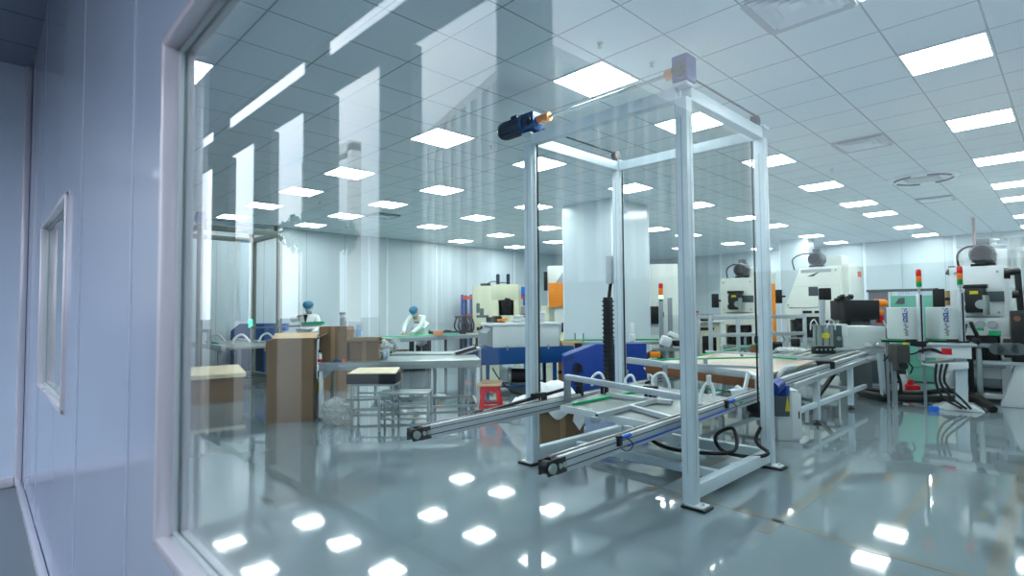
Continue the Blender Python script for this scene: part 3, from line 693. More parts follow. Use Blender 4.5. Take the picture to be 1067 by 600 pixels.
def stool(label, p, rz, w, d, h, top):
    t = T('steel_stool', label, 'stool', p, rz)
    for x in (-1, 1):
        for y in (-1, 1): t.l().box(x*(w/2-.015)-.015, x*(w/2-.015)+.015, y*(d/2-.015)-.015, y*(d/2-.015)+.015, 0, h-.02, .003).to('leg', M_steel, t)
        t.l().bar((x*(w/2-.015), -d/2+.03, h*.32), (x*(w/2-.015), d/2-.03, h*.32), .02).to('side_rail', M_steel, t)
    for y in (-1, 1):
        for z in (h*.32, h*.72): t.l().bar((-w/2+.03, y*(d/2-.015), z), (w/2-.03, y*(d/2-.015), z), .02).to('stretcher', M_steel, t)
    s = t.l().box(-w/2, w/2, -d/2, d/2, h-.025, h, .006).to('seat_plate', M_steel, t)
    for k in range(4): t.l().box(-w/2+.03, w/2-.03, -d/2+.06+k*(d-.12)/3-.008, -d/2+.06+k*(d-.12)/3+.008, h, h+.004, .001).to('seat_rib', M_alu, s)
    return t
stool('low steel stool with a dark box on its seat, in front of the bench', ground(391.5, 7.15), CAMYAW, .56, .36, .56, 0)
stool('bare low steel stool standing in front of the one with the dark box', ground(423, 7.0), CAMYAW+.02, .63, .36, .47, 0)
q = ground(390, 7.12); q.z = .565
t = T('shallow_box', 'shallow black box with a cream lid on the left steel stool', 'box', q, CAMYAW)
t.l().box(-.31, .31, -.17, .17, 0, .125, .01).to('body', mat('black_box_board', (.05, .06, .11), .6), t); t.l().prism([(-.29, -.16, .125), (.31, -.16, .125), (.30, .16, .165), (-.24, .16, .165)], (0, 0, .012)).to('cream_lid', M_cardc, t)

q = ground(510.5, 7.95)
t = T('plastic_stool', 'red plastic stool with a piece of cardboard on its seat, left of the lift', 'stool', q, CAMYAW+.1)
h, a, b = .40, .13, .19
for sx_ in (-1, 1):
    for s in (-1, 1):
        t.l().prism([(sx_*a, s*a, h), (sx_*(a-.075), s*a, h), (sx_*(b-.06), s*b, 0), (sx_*b, s*b, 0)], (0, -s*.035, 0), .004).to('leg', M_red, t)
for s in (-1, 1):
    t.l().box(-.15, .15, s*.155-.008, s*.155+.008, .11, .15, .004).to('stretcher', M_red, t); t.l().box(s*.155-.008, s*.155+.008, -.15, .15, .11, .15, .004).to('stretcher', M_red, t)
    m = t.l(); m.prism([(-.08, s*.14, h), (.08, s*.14, h), (.09, s*.14, h-.05), (.05, s*.14, h-.09), (0, s*.14, h-.06), (-.05, s*.14, h-.09), (-.09, s*.14, h-.05)], (0, -s*.01, 0)); m.to('arched_skirt', M_red, t)
t.l().box(-.15, .15, -.15, .15, h-.01, h+.01, .008).to('seat', M_red, t)
q2 = q.copy(); q2.z = h+.011
t = T('cardboard_sheet', 'folded piece of brown cardboard lying on the red plastic stool', 'cardboard', q2, CAMYAW+.02)
t.l().prism([(-.19, -.16, 0), (.16, -.16, 0), (.15, .14, 0), (-.1, .16, 0)], (0, 0, .035), .004).to('lower_sheet', M_card2, t); t.l().rbox((.02, .0, .045), (.3, .26, .012), (.05, .03, .05)).to('upper_sheet', M_card, t)

# far roller table along the left wall, a man and a colleague in white coats
def roll_table(label, a, b, w, z, m_top, mat_green=None, legs=5):
    a, b = Vector(a), Vector(b); d = (b-a).normalized(); rz = math.atan2(d.y, d.x); Ln = (b-a).length
    t = T('work_table', label, 'table', (a+b)/2, rz)
    t.l().box(-Ln/2, Ln/2, -w/2, w/2, z-.035, z, .006).to('table_top', m_top, t)
    for s in (-1, 1): t.l().box(-Ln/2+.02, Ln/2-.02, s*(w/2-.03)-.012, s*(w/2-.03)+.012, z-.12, z-.035, .003).to('apron', M_alud, t)
    for k in range(legs):
        x = -Ln/2+.1+(Ln-.2)*k/(legs-1)
        for s in (-1, 1): t.l().box(x-.025, x+.025, s*(w/2-.06)-.025, s*(w/2-.06)+.025, 0, z-.035, .003).to('leg', M_dark, t)
    if mat_green: t.l().box(-Ln/2+mat_green[0], -Ln/2+mat_green[1], -w/2+.03, w/2-.1, z, z+.012, .003).to('green_mat', M_green, t)
    return t, d, rz
ta, tb = at(396, 352, 13.2), at(491, 347, 15.5); ta.z = tb.z = 0
roll_table('long grey packing table with a green mat, where a masked worker leans over', ta, tb, .75, .86, M_lgrey, (.2, 1.9), 6)
def small(name, label, cat, px, D, z, parts, rz=CAMYAW):
    q = ground(px, D); q.z = z; t = T(name, label, cat, q, rz)
    for nm, f, m_ in parts: f(t.l()).to(nm, m_, t)
    return t
small('tool_tray', 'black tray of tools on the far end of the packing table', 'tray', 466, 14.9, .862, [('tray', lambda m: m.box(-.5, .5, -.12, .12, 0, .02, .004).box(-.5, .5, -.12, -.11, 0, .08), M_dark), ('tools', lambda m: m.bar((-.4, 0, .04), (.1, .03, .08), .05).bar((.1, -.05, .05), (.45, .02, .07), .04).cyl((-.2, .02, .03), (.0, .06, .09), .03), M_black)])
small('parts_bin', 'small orange-brown box on the packing table in front of the tool tray', 'box', 456.5, 14.1, .862, [('body', lambda m: m.box(-.12, .12, -.08, .08, 0, .10, .006), M_copper), ('rim', lambda m: m.box(-.13, .13, -.09, .09, .10, .115, .004), M_card2)])
small('parts_bin', 'flat teal box on the packing table right of the orange-brown box', 'box', 470, 14.2, .862, [('body', lambda m: m.box(-.2, .2, -.08, .08, 0, .05, .006), M_mint), ('lid', lambda m: m.box(-.19, .19, -.07, .07, .05, .06, .003), M_cap)])
small('storage_crate', 'dark crate on the floor under the packing table', 'crate', 433, 13.9, 0, [('body', lambda m: m.box(-.28, .28, -.2, .2, 0, .42, .01), M_black), ('rim', lambda m: m.box(-.3, .3, -.22, .22, .42, .46, .006), M_dark)])
small('storage_crate', 'reddish brown crate under the packing table, left of the dark crate', 'crate', 419, 14.2, 0, [('body', lambda m: m.box(-.16, .16, -.15, .15, 0, .5, .01), M_brownb), ('slats', lambda m: m.box(-.17, .17, -.155, -.15, .1, .14).box(-.17, .17, -.155, -.15, .28, .32), M_card)])
small('steel_bench', 'second steel bench just behind the first one, partly hidden by it', 'bench', 447, 9.6, 0, [('bench_top', lambda m: m.box(-.62, .62, -.3, .3, .74, .76, .004), M_steel), ('apron', lambda m: m.box(-.6, .6, -.29, -.27, .68, .74, .003), M_lgrey),
    ('leg', lambda m: m.box(-.59, -.55, -.28, -.24, 0, .74), M_steel), ('leg', lambda m: m.box(.55, .59, -.28, -.24, 0, .74), M_steel), ('leg', lambda m: m.box(-.59, -.55, .24, .28, 0, .74), M_steel), ('leg', lambda m: m.box(.55, .59, .24, .28, 0, .74), M_steel), ('round_base', lambda m: m.lathe([(.2, 0), (.2, .02), (.03, .05), (.03, .66)], (.1, 0, 0)), M_alud)])
a_, b_ = at(476, 368.5, 9.0), at(497, 362, 9.15)
t = T('belt_conveyor', 'short inclined belt conveyor with black edges feeding the blue table', 'conveyor', ((a_+b_)/2).xy.to_3d(), CAMYAW)
t.w().bar(a_, b_, .34, .05, .01).to('belt', M_alu, t)
for s in (-.18, .18): t.w().bar(a_+FW*s+Vector((0, 0, .02)), b_+FW*s+Vector((0, 0, .02)), .03, .05, .005).to('side_rail', M_black, t)
for q in (a_, b_): t.w().bar(q*1+Vector((.03, .03, -.02)), Vector((q.x+.03, q.y+.03, 0)), .04).to('leg', M_alud, t)
small('cylinder_press', 'small bench press with an upright grey cylinder behind the upright carton', 'press', 357, 11.0, .0, [('stand', lambda m: m.box(-.3, .3, -.2, .2, 0, .8, .01), M_off), ('column', lambda m: m.box(.04, .1, -.05, .05, .8, 1.3, .005), M_alu), ('cylinder', lambda m: m.cyl((0, 0, 1.1), (0, 0, 1.42), .05), M_steel), ('cap', lambda m: m.cyl((0, 0, 1.42), (0, 0, 1.47), .06), M_black), ('tooling', lambda m: m.rbox((-.12, 0, 1.02), (.25, .15, .1), (0, .5, 0), .01).rbox((.2, -.05, .98), (.12, .1, .2), (0, 0, 0), .01), M_lgrey)])
small('control_box', 'pale control box on an arm to the right of the cylinder press', 'control box', 370, 11.4, 0, [('post', lambda m: m.box(-.03, .03, -.03, .03, 0, 1.15), M_alud), ('housing', lambda m: m.box(-.16, .16, -.08, .08, 1.08, 1.28, .01), M_lgrey), ('screen', lambda m: m.box(.05, .15, -.085, -.08, .95, 1.22, .004), M_bottle)])

# ---- left lift's conveyor and its blue cabinets
t = T('lift_conveyor', 'conveyor on the grey-green lift at the far left, with a bottle-green guide', 'conveyor', (-12.3, 3.7, 0), 0)
for y in (3.2, 4.3): t.w().bar((-13.6, y, .84), (-10.7, y, .84), .08, .10, .005).to('side_rail', M_alu, t)
t.w().box(-13.5, -10.8, 3.25, 4.25, .80, .85, .005).to('deck', M_plate, t)
t.w().bar((-12.1, 3.3, .90), (-11.4, 3.3, .90), .04, .04).to('guide_strip', M_green, t)
for x in (-11.0, -13.2):
    for y in (3.22, 4.28): t.w().box(x-.03, x+.03, y-.03, y+.03, 0, .8, .004).to('leg', M_alud, t)
m = t.w(); m.rbox((-10.85, 4.3, .75), (.3, .2, .3), (0, 0, .3), .02); m.cyl((-10.7, 4.25, .85), (-10.6, 4.3, .85), .09); m.to('belt_drive', M_dark, t)
m = t.w(); m.box(-11.6, -10.9, 3.0, 3.06, 1.12, 1.18).box(-11.6, -11.54, 3.0, 3.06, .85, 1.12).box(-10.96, -10.9, 3.0, 3.06, .85, 1.12); m.to('gantry', M_alud, t)
for x, y in ((-12.0, 3.3), (-11.5, 3.6), (-11.8, 4.2)):
    t.w().tube([(x, y, .87), (x+.02, y+.06, 1.0), (x+.1, y+.16, 1.04), (x+.2, y+.26, .9)], .022).to('white_hose', M_white, t)
t.w().bar((-11.9, 4.1, 1.16), (-10.6, 5.0, 1.22), .04, .04).bar((-11.9, 4.1, .87), (-11.9, 4.1, 1.2), .05).to('swing_arm', M_alud, t)
t.w().bar((-11.0, 4.75, 1.24), (-10.62, 5.05, 1.26), .06, .06).to('green_handle', M_green, t)
t = T('machine_cabinet', 'navy blue machine cabinet under the conveyor of the left lift', 'cabinet', ground(258, 12.9), CAMYAW-.1)
t.l().prism([(-.42, 0, .05), (.42, 0, .05), (.42, 0, 1.22), (-.2, 0, 1.22), (-.42, 0, 1.05)], (0, .5, 0), .01).to('body', M_blue, t)
t.l().box(.05, .40, -.012, 0, .12, .8, .004).to('door', M_navy, t); t.l().box(-.36, -.30, -.02, 0, .3, .5).to('handle', M_black, t)
t = T('indicator_lamp', 'small glowing green lamp on the post of the left lift', 'lamp', fx(261, 337, -12.99))
t.l().box(-.02, .04, -.03, .03, -.14, -.09, .004).to('bracket', M_dark, t); t.l().lathe([(.03, -.09), (.04, -.08), (.04, .08), (.02, .1)]).to('lens', M_gled, t)
t = T('floor_plinth', 'low pale plinth on the floor under the left lift conveyor', 'plinth', (-11.6, 4.75, 0), .6); t.l().box(-.6, .6, -.12, .12, 0, .09, .01).to('slab', M_off, t); t.l().box(-.5, .5, -.13, -.12, .02, .05).to('strip', M_lgrey, t)
t = T('hose_coil', 'coil of dark hose on the floor between the left lift and the tall carton', 'hose', (-11.25, 4.95, .02)); m = t.l()
m.tube([(.22*math.cos(k*.7), .16*math.sin(k*.7), .03+.02*k) for k in range(20)], .03, 8, 3); m.to('coil', M_rubber, t); t.l().tube([(.2, 0, .03), (.4, .1, .03), (.6, .0, .03)], .03).to('tail', M_rubber, t)
small('equipment_box', 'royal blue box on a pedestal seen just right of the left lift post', 'box', 295, 12.8, 0, [('pedestal', lambda m: m.box(-.06, .06, -.06, .06, 0, 1.05, .01), M_off), ('box', lambda m: m.box(-.1, .1, -.1, .1, 1.05, 1.22, .01), M_bright)])

# ---- wrapped carton under the lift rail
q = ground(583, 6.25)
t = carton('cardboard_box', 'brown carton under white plastic sheeting, behind the left post of the white lift', q, CAMYAW+.02, .46, .42, .34, ())
q2 = q.copy(); q2.z = .345
t = T('plastic_sheet', 'crumpled white plastic sheet draped over the carton behind the lift post', 'plastic sheet', q2, CAMYAW)
bm_ = MB(); n = 22; rnd = random.Random(5); V = {}
for i in range(n+1):
    for j in range(n+1):
        u, v = i/n*2-1, j/n*2-1; x, y = u*.34-.08, v*.30
        r = max(abs(u), abs(v)*.9); z = .30-.30*max(0, r-.45)**1.2/.5 + .02*math.sin(9*u+2*v)+.018*math.sin(13*v-3*u)
        if r > .8: z -= (.05+.10*(math.sin(4*u+5*v)+.2))*(r-.8)/.2
        V[i, j] = bm_.bm.verts.new((x-.12*(u < -.5)*(-u-.5), y, max(z, -.02 if abs(x) < .24 and abs(y) < .22 else -.2)))
for i in range(n):
    for j in range(n): bm_.bm.faces.new((V[i, j], V[i+1, j], V[i+1, j+1], V[i, j+1]))
so = bm_.to('drape', M_sheet, t); md = so.modifiers.new('thickness', 'SOLIDIFY'); md.thickness = .004
t.l().prism([(.12, -.34, .05), (.24, -.33, .06), (.23, -.33, -.06), (.17, -.34, -.15), (.1, -.34, -.05)], (0, .01, 0)).to('hanging_corner', M_sheet, t)
small('plastic_sheet', 'white plastic sheet heaped on the floor beside the blue table legs', 'plastic sheet', 549, 7.3, 0, [('heap', lambda m: m.ball((0, 0, .12), .25, (1.0, .7, 1.0), 20).ball((.15, .05, .25), .16, (1.1, .8, 1), 16), M_sheet), ('fold', lambda m: m.prism([(-.4, 0, 0), (-.15, 0, .32), (.1, 0, 0)], (0, .2, 0), .02), M_sheet)])

# ---- blue feeding table with the white cabinet on it
la, lb = ground(496, 9.36), ground(598, 9.9); d = (lb-la).normalized(); Ln = (lb-la).length; rzb = math.atan2(d.y, d.x); nrm = Vector((-d.y, d.x, 0))
BO = (la+lb)/2+nrm*.35
t = T('feeding_table', 'blue steel table with a deep blue apron carrying a white cabinet', 'table', BO, rzb)
t.l().box(-Ln/2, Ln/2, -.35, -.335, .55, .835, .005).to('front_apron', M_blue, t); t.l().box(-Ln/2, Ln/2, .335, .35, .55, .835, .005).to('rear_apron', M_blue, t)
t.l().box(-Ln/2, Ln/2, -.335, .335, .81, .83, .003).to('table_top', M_blue, t)
for x in (-Ln/2+.22, Ln/2-.35):
    for y in (-.26, .26):
        t.l().box(x-.028, x+.028, y-.028, y+.028, 0, .8, .004).to('leg', M_navy if y > 0 else M_blue, t)
    t.l().bar((x, -.24, .1), (x, .24, .1), .04).to('end_rail', M_navy, t)
for y in (-.26, .26): t.l().bar((-Ln/2+.24, y, .16), (Ln/2-.37, y, .16), .035).to('lower_rail', M_blue, t)
for x in (-Ln/2+.55, Ln/2-.5): t.l().box(x-.015, x+.015, -.365, -.35, .79, .87, .003).to('latch', M_steel, t)
t.l().tube([(-Ln/2+.28, -.36, .5), (-Ln/2+.4, -.4, .3), (-Ln/2+.6, -.42, .1), (-Ln/2+.85, -.42, .02)], .014).to('power_cable', M_rubber, t)
q = BO.copy(); q.z = .836
CB = T('feeding_cabinet', 'white cabinet with a bright top plate standing on the blue table', 'cabinet', q+d*.03, rzb)
CB.l().box(-.63, .60, -.32, .30, 0, .38, .012).to('body', M_off, CB); CB.l().box(-.68, .62, -.34, .32, .38, .425, .006).to('top_plate', M_white, CB)
CB.l().box(.12, .22, -.345, -.335, .2, .215, .003).to('drawer_handle', M_dark, CB); CB.l().prism([(-.63, -.3, 0), (-.74, -.3, .05), (-.74, -.3, .25), (-.63, -.3, .36)], (0, .55, 0)).to('side_chute', M_alud, CB)
q3 = q.copy(); q3.z = .836+.427
t = T('paper_pile', 'heap of white paper on the top plate of the white cabinet', 'paper', q3+d*-.02, rzb); m = t.l()
for k in range(7): m.rbox((random.uniform(-.1, .1), random.uniform(-.06, .06), .015+.014*k), (.42-.04*k, .24, .012), (random.uniform(-.08, .08), random.uniform(-.08, .08), random.uniform(-.5, .5)))
m.to('sheets', M_white, t); t.l().rbox((.02, 0, .125), (.2, .14, .006), (.08, .05, .2)).to('top_sheet', M_sheet, t)
t = T('tool_tray', 'black tray with a yellow tool on the white cabinet, left of the papers', 'tray', q3+d*-.46, rzb)
t.l().box(-.15, .15, -.1, .1, 0, .02, .004).box(-.15, .15, .09, .1, 0, .1).box(-.05, .1, -.02, .06, .02, .12, .01).to('tray', M_black, t); t.l().bar((.02, -.05, .04), (.2, -.06, .06), .04).to('yellow_tool', M_orange, t)
t = T('storage_tub', 'clear plastic tub on the white cabinet right of the papers', 'tub', q3+d*.36, rzb)
t.l().box(-.09, .09, -.08, .08, 0, .17, .02).to('body', M_lgrey, t); t.l().box(-.1, .1, -.09, .09, .17, .19, .005).to('lid', M_white, t)
# things below and beyond the blue table
small('gear_motor', 'dark geared motor under the blue table', 'motor', 541, 9.9, 0, [('base', lambda m: m.box(-.18, .18, -.15, .15, 0, .2, .01), M_mgrey), ('motor', lambda m: m.cyl((-.15, 0, .32), (.2, 0, .32), .12), M_dark), ('pulley', lambda m: m.cyl((-.2, 0, .3), (-.16, 0, .3), .16), M_steel), ('valve', lambda m: m.box(.2, .28, -.05, .05, .2, .45, .01), M_copper)])
small('guard_post', 'orange and black guard post under the right end of the blue table', 'post', 584, 10.3, 0, [('post', lambda m: m.box(-.05, .05, -.05, .05, 0, .62, .006), M_orange), ('band', lambda m: m.box(-.055, .055, -.055, .055, .3, .36, .004), M_black)])
small('guard_post', 'orange guard post with a black top left of the royal blue machine', 'post', 602, 9.65, 0, [('post', lambda m: m.box(-.045, .045, -.045, .045, 0, .72, .006), M_orange), ('top', lambda m: m.box(-.06, .06, -.06, .06, .72, .9, .01), M_black)])
small('electric_cabinet', 'white electric cabinet behind the right end of the blue table', 'cabinet', 592, 10.55, 0, [('body', lambda m: m.box(-.20, .20, 0, .28, .04, .78, .01), M_white), ('door', lambda m: m.box(-.2, .2, -.012, 0, .08, .74, .004), M_off), ('handle', lambda m: m.box(.14, .16, -.03, -.012, .4, .5), M_dark)])

# royal blue machine with slanted top and the table over it
q = ground(629, 8.7)
t = T('blue_machine', 'royal blue machine housing with a slanted top behind the lift', 'machine', q, CAMYAW)
t.l().prism([(-.63, 0, .05), (.67, 0, .05), (.67, 0, .94), (-.12, 0, .94), (-.63, 0, .75)], (0, .5, 0), .012).to('housing', M_blue2, t)
t.l().rbox((-.55, -.012, .72), (.16, .02, .02), (0, -.36, 0)).to('edge_trim', M_navy, t)
m = t.l()
for k in range(8): an = k*PI/8; m.bar((-.42-.09*math.cos(an), -.012, .56-.09*math.sin(an)), (-.42+.09*math.cos(an), -.012, .56+.09*math.sin(an)), .022, .012, 0)
m.to('vent_fan', M_dark, t); t.l().box(.35, .37, -.03, 0, .45, .53, .004).to('door_handle', M_steel, t); t.l().box(.3, .65, -.01, 0, .1, .88, .003).to('door', M_blue2, t)
q = ground(640, 10.15)
t = T('guide_table', 'narrow steel table with a green guide strip in front of the white column', 'table', q, CAMYAW)
t.l().box(-1.0, 1.0, -.2, .2, .85, .90, .006).to('table_top', M_steel, t); t.l().box(-.95, .15, -.22, -.19, .92, .95, .004).to('guide_strip', M_green, t); t.l().box(.3, .75, -.22, -.19, .92, .95, .004).to('guide_strip', M_green, t)
t.l().box(-1.0, -.62, -.24, .2, .84, .93, .01).to('wooden_end', M_card2, t)
for x in (-.68, -.6, .95): t.l().box(x-.025, x+.025, -.03, .03, 0, .85, .004).to('leg', M_steel, t)
for x in (-.75, -.6, -.1, .8): t.l().cyl((x, -.2, .9), (x, -.2, 1.06), .008, n=8).to('pin', M_dark, t)
small('squeeze_bottle', 'white squeeze bottle with a thin spout on the narrow steel table', 'bottle', 658.5, 9.9, .905, [('body', lambda m: m.lathe([(.05, 0), (.055, .02), (.05, .12), (.02, .15)]), M_white), ('spout', lambda m: m.lathe([(.035, .16), (.035, .33), (.03, .34)]), M_white)])
m_ = T('air_hose', 'thin white air hose hanging from the narrow steel table to the conveyor', 'hose', ground(664, 9.0)); m_.w().tube([at(659, 357, 9.6), at(664, 372, 9.2), at(672, 384, 8.6), at(682, 395, 7.6)], .012).to('hose', M_white, m_)
m_.w().cyl(at(659, 355, 9.6), at(659, 358, 9.6), .02).to('fitting', M_steel, m_)
small('robot_gripper', 'small grey and orange gripper standing right of the royal blue machine', 'gripper', 679, 9.4, 0, [('post', lambda m: m.box(-.05, .05, -.05, .05, 0, .55, .006), M_alud), ('arm', lambda m: m.tube([(-.15, 0, .5), (-.12, 0, .66), (.05, 0, .74), (.15, 0, .6), (.15, 0, .4)], .05), M_black), ('joint', lambda m: m.box(-.05, .12, -.08, .02, .66, .76, .02), M_orange), ('foot', lambda m: m.box(-.15, .15, -.12, .12, 0, .04, .01), M_dark)])

# ================================================================== PRESSES ALONG THE BACK AND LEFT
def motor(t, c, r=.15, ln=.34, face=(0, -1, 0), par=None):
    c = Vector(c); f = Vector(face)
    b = t.l().cyl(c-f*ln/2, c+f*ln/2, r, n=28)
    side = Vector((f.y, -f.x, 0))
    for k in range(18):
        a = 2*PI*k/18; n = side*math.cos(a)+Vector((0, 0, 1))*math.sin(a); b.bar(c+n*r-f*ln*.42, c+n*r+f*ln*.42, .008, .03, 0)
    b = b.to('motor', M_mgrey, par or t)
    t.l().cyl(c+f*ln/2, c+f*(ln/2+.06), r*1.0, r*.82, n=28).to('fan_cover', mat('motor_cast_grey', (.25, .28, .29), .5, var=.08), b)
    m = t.l()
    for rr in (.25, .5, .72): m.lathe([(r*rr, 0), (r*rr+.016, 0), (r*rr+.016, .008), (r*rr, .008)], (0, 0, 0), 20)
    m.bm.transform(Matrix.Translation(c+f*(ln/2+.066)) @ m.frame(f)); m.to('fan_grille', M_dark, b)
    t.l().rbox(c+Vector((0, 0, r+.05)), (.16, .16, .1), (0, 0, 0), .015).to('terminal_box', M_mgrey, b)
    t.l().rbox(c+Vector((0, 0, -r-.01)), (.3, .26, .05), (0, 0, 0), .008).to('motor_foot', M_dark, b)
def press(label, loc, rz, w, d, h, zw, paint, slant=0., gap=.5, gauges=0, ramshift=.0, open_base=False):
    """C-frame press, local front at y = 0 facing -y, depth d, plate bottom at zw"""
    t = T('stamping_press', label, 'press', loc, rz)
    s = slant
    poly = lambda z, ins=0: None
    t.l().prism([(-w/2, .02, zw), (w/2, .02, zw), (w/2-s*.1, .02+s*.5, h), (-w/2+s, .02+s*.5, h)], (0, d*.5, 0), .01).to('upper_frame', paint, t)
    for sx_ in (-1, 1): t.l().box(sx_*(w/2)-.11*(sx_ > 0)-.0, sx_*(w/2)+.11*(sx_ < 0), .02, d, .12, zw+.1, .015).to('side_frame', paint, t)
    t.l().box(-w/2, w/2, d*.55, d, .12, h*.86, .015).to('rear_frame', paint, t)
    fp = t.l().prism([(-w/2+.03, 0, zw), (w/2-.06, 0, zw), (w/2-.06-s*.1, s*.5, h-.02), (-w/2+.03+s, s*.5, h-.02)], (0, .02, 0), .004).to('front_plate', M_white if paint is M_white else paint, t)
    m = t.l()
    for x, z in ((-w/2+.08, zw+.06), (w/2-.11, zw+.06), (-w/2+.08+s, h-.1), (w/2-.11, h-.1)):
        yy = s*.5*(z-zw)/(h-zw); m.cyl((x, yy, z), (x, yy-.015, z), .02, n=10)
    m.to('plate_bolts', M_steel, fp)
    t.l().box(-w/2+.04+s*.5, w/2-.07, s*.25-.004, s*.25+.01, zw+(h-zw)*.52, zw+(h-zw)*.525).to('plate_seam', M_lgrey, fp)
    # window with the ram gearing
    if not s:
        m = t.l(); z0 = zw+(h-zw)*.16
        m.box(-w*.28, w*.44, -.012, .01, z0+.1, z0+.26, .006).box(-w*.3, -.02, -.012, .01, z0-.04, z0+.05, .006); m.to('plate_opening', M_slate, t)
        m = t.l(); m.rbox((-.02+ramshift, -.1, z0+.12), (w*.34, .2, .38), (0, 0, 0), .02).rbox((-.02+ramshift, -.1, z0+.34), (w*.42, .16, .06), (0, 0, 0), .01); g_ = m.to('feed_gearbox', M_black, t)
        t.l().cyl((.05+ramshift, -.22, z0+.06), (.05+ramshift, -.14, z0+.06), .07).cyl((.1+ramshift, -.16, z0-.1), (.1+ramshift, -.16, z0+.2), .05).to('flywheel', M_steel, g_)
        t.l().box(-.08+ramshift, .02+ramshift, -.205, -.2, z0+.22, z0+.27).to('yellow_plate', M_yel, g_)
    # apron, bolster and bed
    t.l().box(-w/2, w/2, .0, d*.5, zw-.30, zw-.02, .01).to('slide_guard', paint, t)
    for k in range(gauges):
        x = -w*.38+w*.2*k; gd = t.l().cyl((x, 0, zw-.13), (x, -.03, zw-.13), .062, n=20).to('gauge', M_steel, t); t.l().cyl((x, -.03, zw-.13), (x, -.034, zw-.13), .052, n=20).to('dial', M_lgrey, gd)
    t.l().prism([(-w*.3, .0, zw-.30-gap*.9), (w*.3, .0, zw-.30-gap*.9), (w*.3, 0, zw-.36), (w*.24, 0, zw-.305), (-w*.24, 0, zw-.305), (-w*.3, 0, zw-.36)], (0, .25, 0)).to('die_space', M_black, t)
    m = t.l()
    for k in range(4): m.rbox((-w*.2+k*w*.13, -.03, zw-.36-gap*.3), (w*.09, .14, gap*.45), (0, 0, 0), .01)
    m.to('tooling', M_dark, t)
    t.l().box(-w*.42, w*.42, -.12, d*.5, zw-.34-gap, zw-.30-gap*.85, .01).to('bolster', M_alud, t)
    if open_base:
        t.l().box(-w/2, w/2, .05, d, zw-.52-gap, zw-.34-gap, .015).to('bed', paint, t); t.l().box(-w/2, w/2, .02, d, .05, .13, .01).to('base_plate', paint, t)
        v = t.l().cyl((-w*.3, .22, .32), (w*.3, .22, .32), .13, n=28).ball((-w*.3, .22, .32), .13, (.4, 1, 1)).ball((w*.3, .22, .32), .13, (.4, 1, 1)).to('air_tank', M_alud, t); t.l().cyl((0, .2, .44), (0, .2, .52), .03).to('tank_valve', M_dark, v)
    else: t.l().box(-w/2, w/2, .05, d, .1, zw-.34-gap, .015).to('bed', paint, t)
    for sx_ in (-1, 1): t.l().prism([(sx_*w/2, .0, 0), (sx_*(w/2+.2), .0, 0), (sx_*(w/2+.2), 0, .06), (sx_*(w/2+.02), 0, .45), (sx_*w/2, 0, .45)], (0, d, 0), .01).to('foot', paint, t)
    # motor and hood on top
    motor(t, (.06, .25+s*.3, h+.19), .16, .4)
    m = t.l(); m.tube([(-w*.34, .2, h-.05), (-w*.36, .15, h+.2), (-w*.2, .15, h+.32), (.0, .2, h+.33)], .016); m.to('motor_cable', M_rubber, t)
    t.l().box(w*.25, w*.5, .25, d*.7, h-.02, h+.26, .02).to('belt_guard', paint, t)
    t.l().rbox((-w/2-.16, .1, zw+.28), (.16, .1, .34), (0, 0, .2), .012).rbox((-w/2-.06, .12, zw+.28), (.1, .04, .05)).to('pendant_box', M_black, t)
    return t
P1 = press('cream press with a grey motor on top, framed by the right posts of the lift', ground(769, 13.0), .12, .80, 1.2, 2.21, 1.40, M_cream, gap=.55)
P2 = press('cream leaning press with the slanted front, right of the lift', ground(846, 13.2), .05, 1.22, 1.5, 2.48, 1.50, M_cream, slant=.32, gap=.5)
P3 = press('white press with four round gauges and a large grey motor at the right edge', Vector((-1.09, 11.3, 0)), 0, .70, 1.4, 2.12, 1.33, M_white, gap=.45, gauges=4, open_base=True)
# details of the leaning press
t = P2
t.l().box(-.26, .40, .14, .22, 2.16, 2.42, .006).to('top_window', M_lgrey, t); t.l().prism([(-.26, .125, 2.18), (-.02, .125, 2.21), (.16, .125, 2.36), (-.05, .125, 2.28)], (0, .02, 0)).to('linkage', M_mgrey, t)
m = t.l(); m.box(.50, .74, .3, 1.9, .12, 2.52, .02); m.to('side_cabinet', M_cream, t)
t.l().box(.74, .745, 1.2, 1.6, 2.25, 2.38).to('orange_label', M_rackor, t)
m = t.l(); m.box(-.20, .0, -.02, .0, 1.36, 1.42).box(.06, .2, -.02, .0, 1.36, 1.42); m.to('switch_panel', M_dark, t)
t.l().box(-.36, .26, -.06, .0, 1.17, 1.28, .01).to('hand_rail', M_black, t)
m = t.l(); m.box(.48, .58, -.03, .0, 1.2, 1.5).box(.55, .62, -.03, .0, 1.2, 1.64).box(.42, .62, -.03, .0, 1.2, 1.36); m.to('stepped_cover', M_slate, t)
t.l().cyl((-.55, -.0, 1.3), (-.55, -.03, 1.3), .03).to('stop_button', M_red, t)
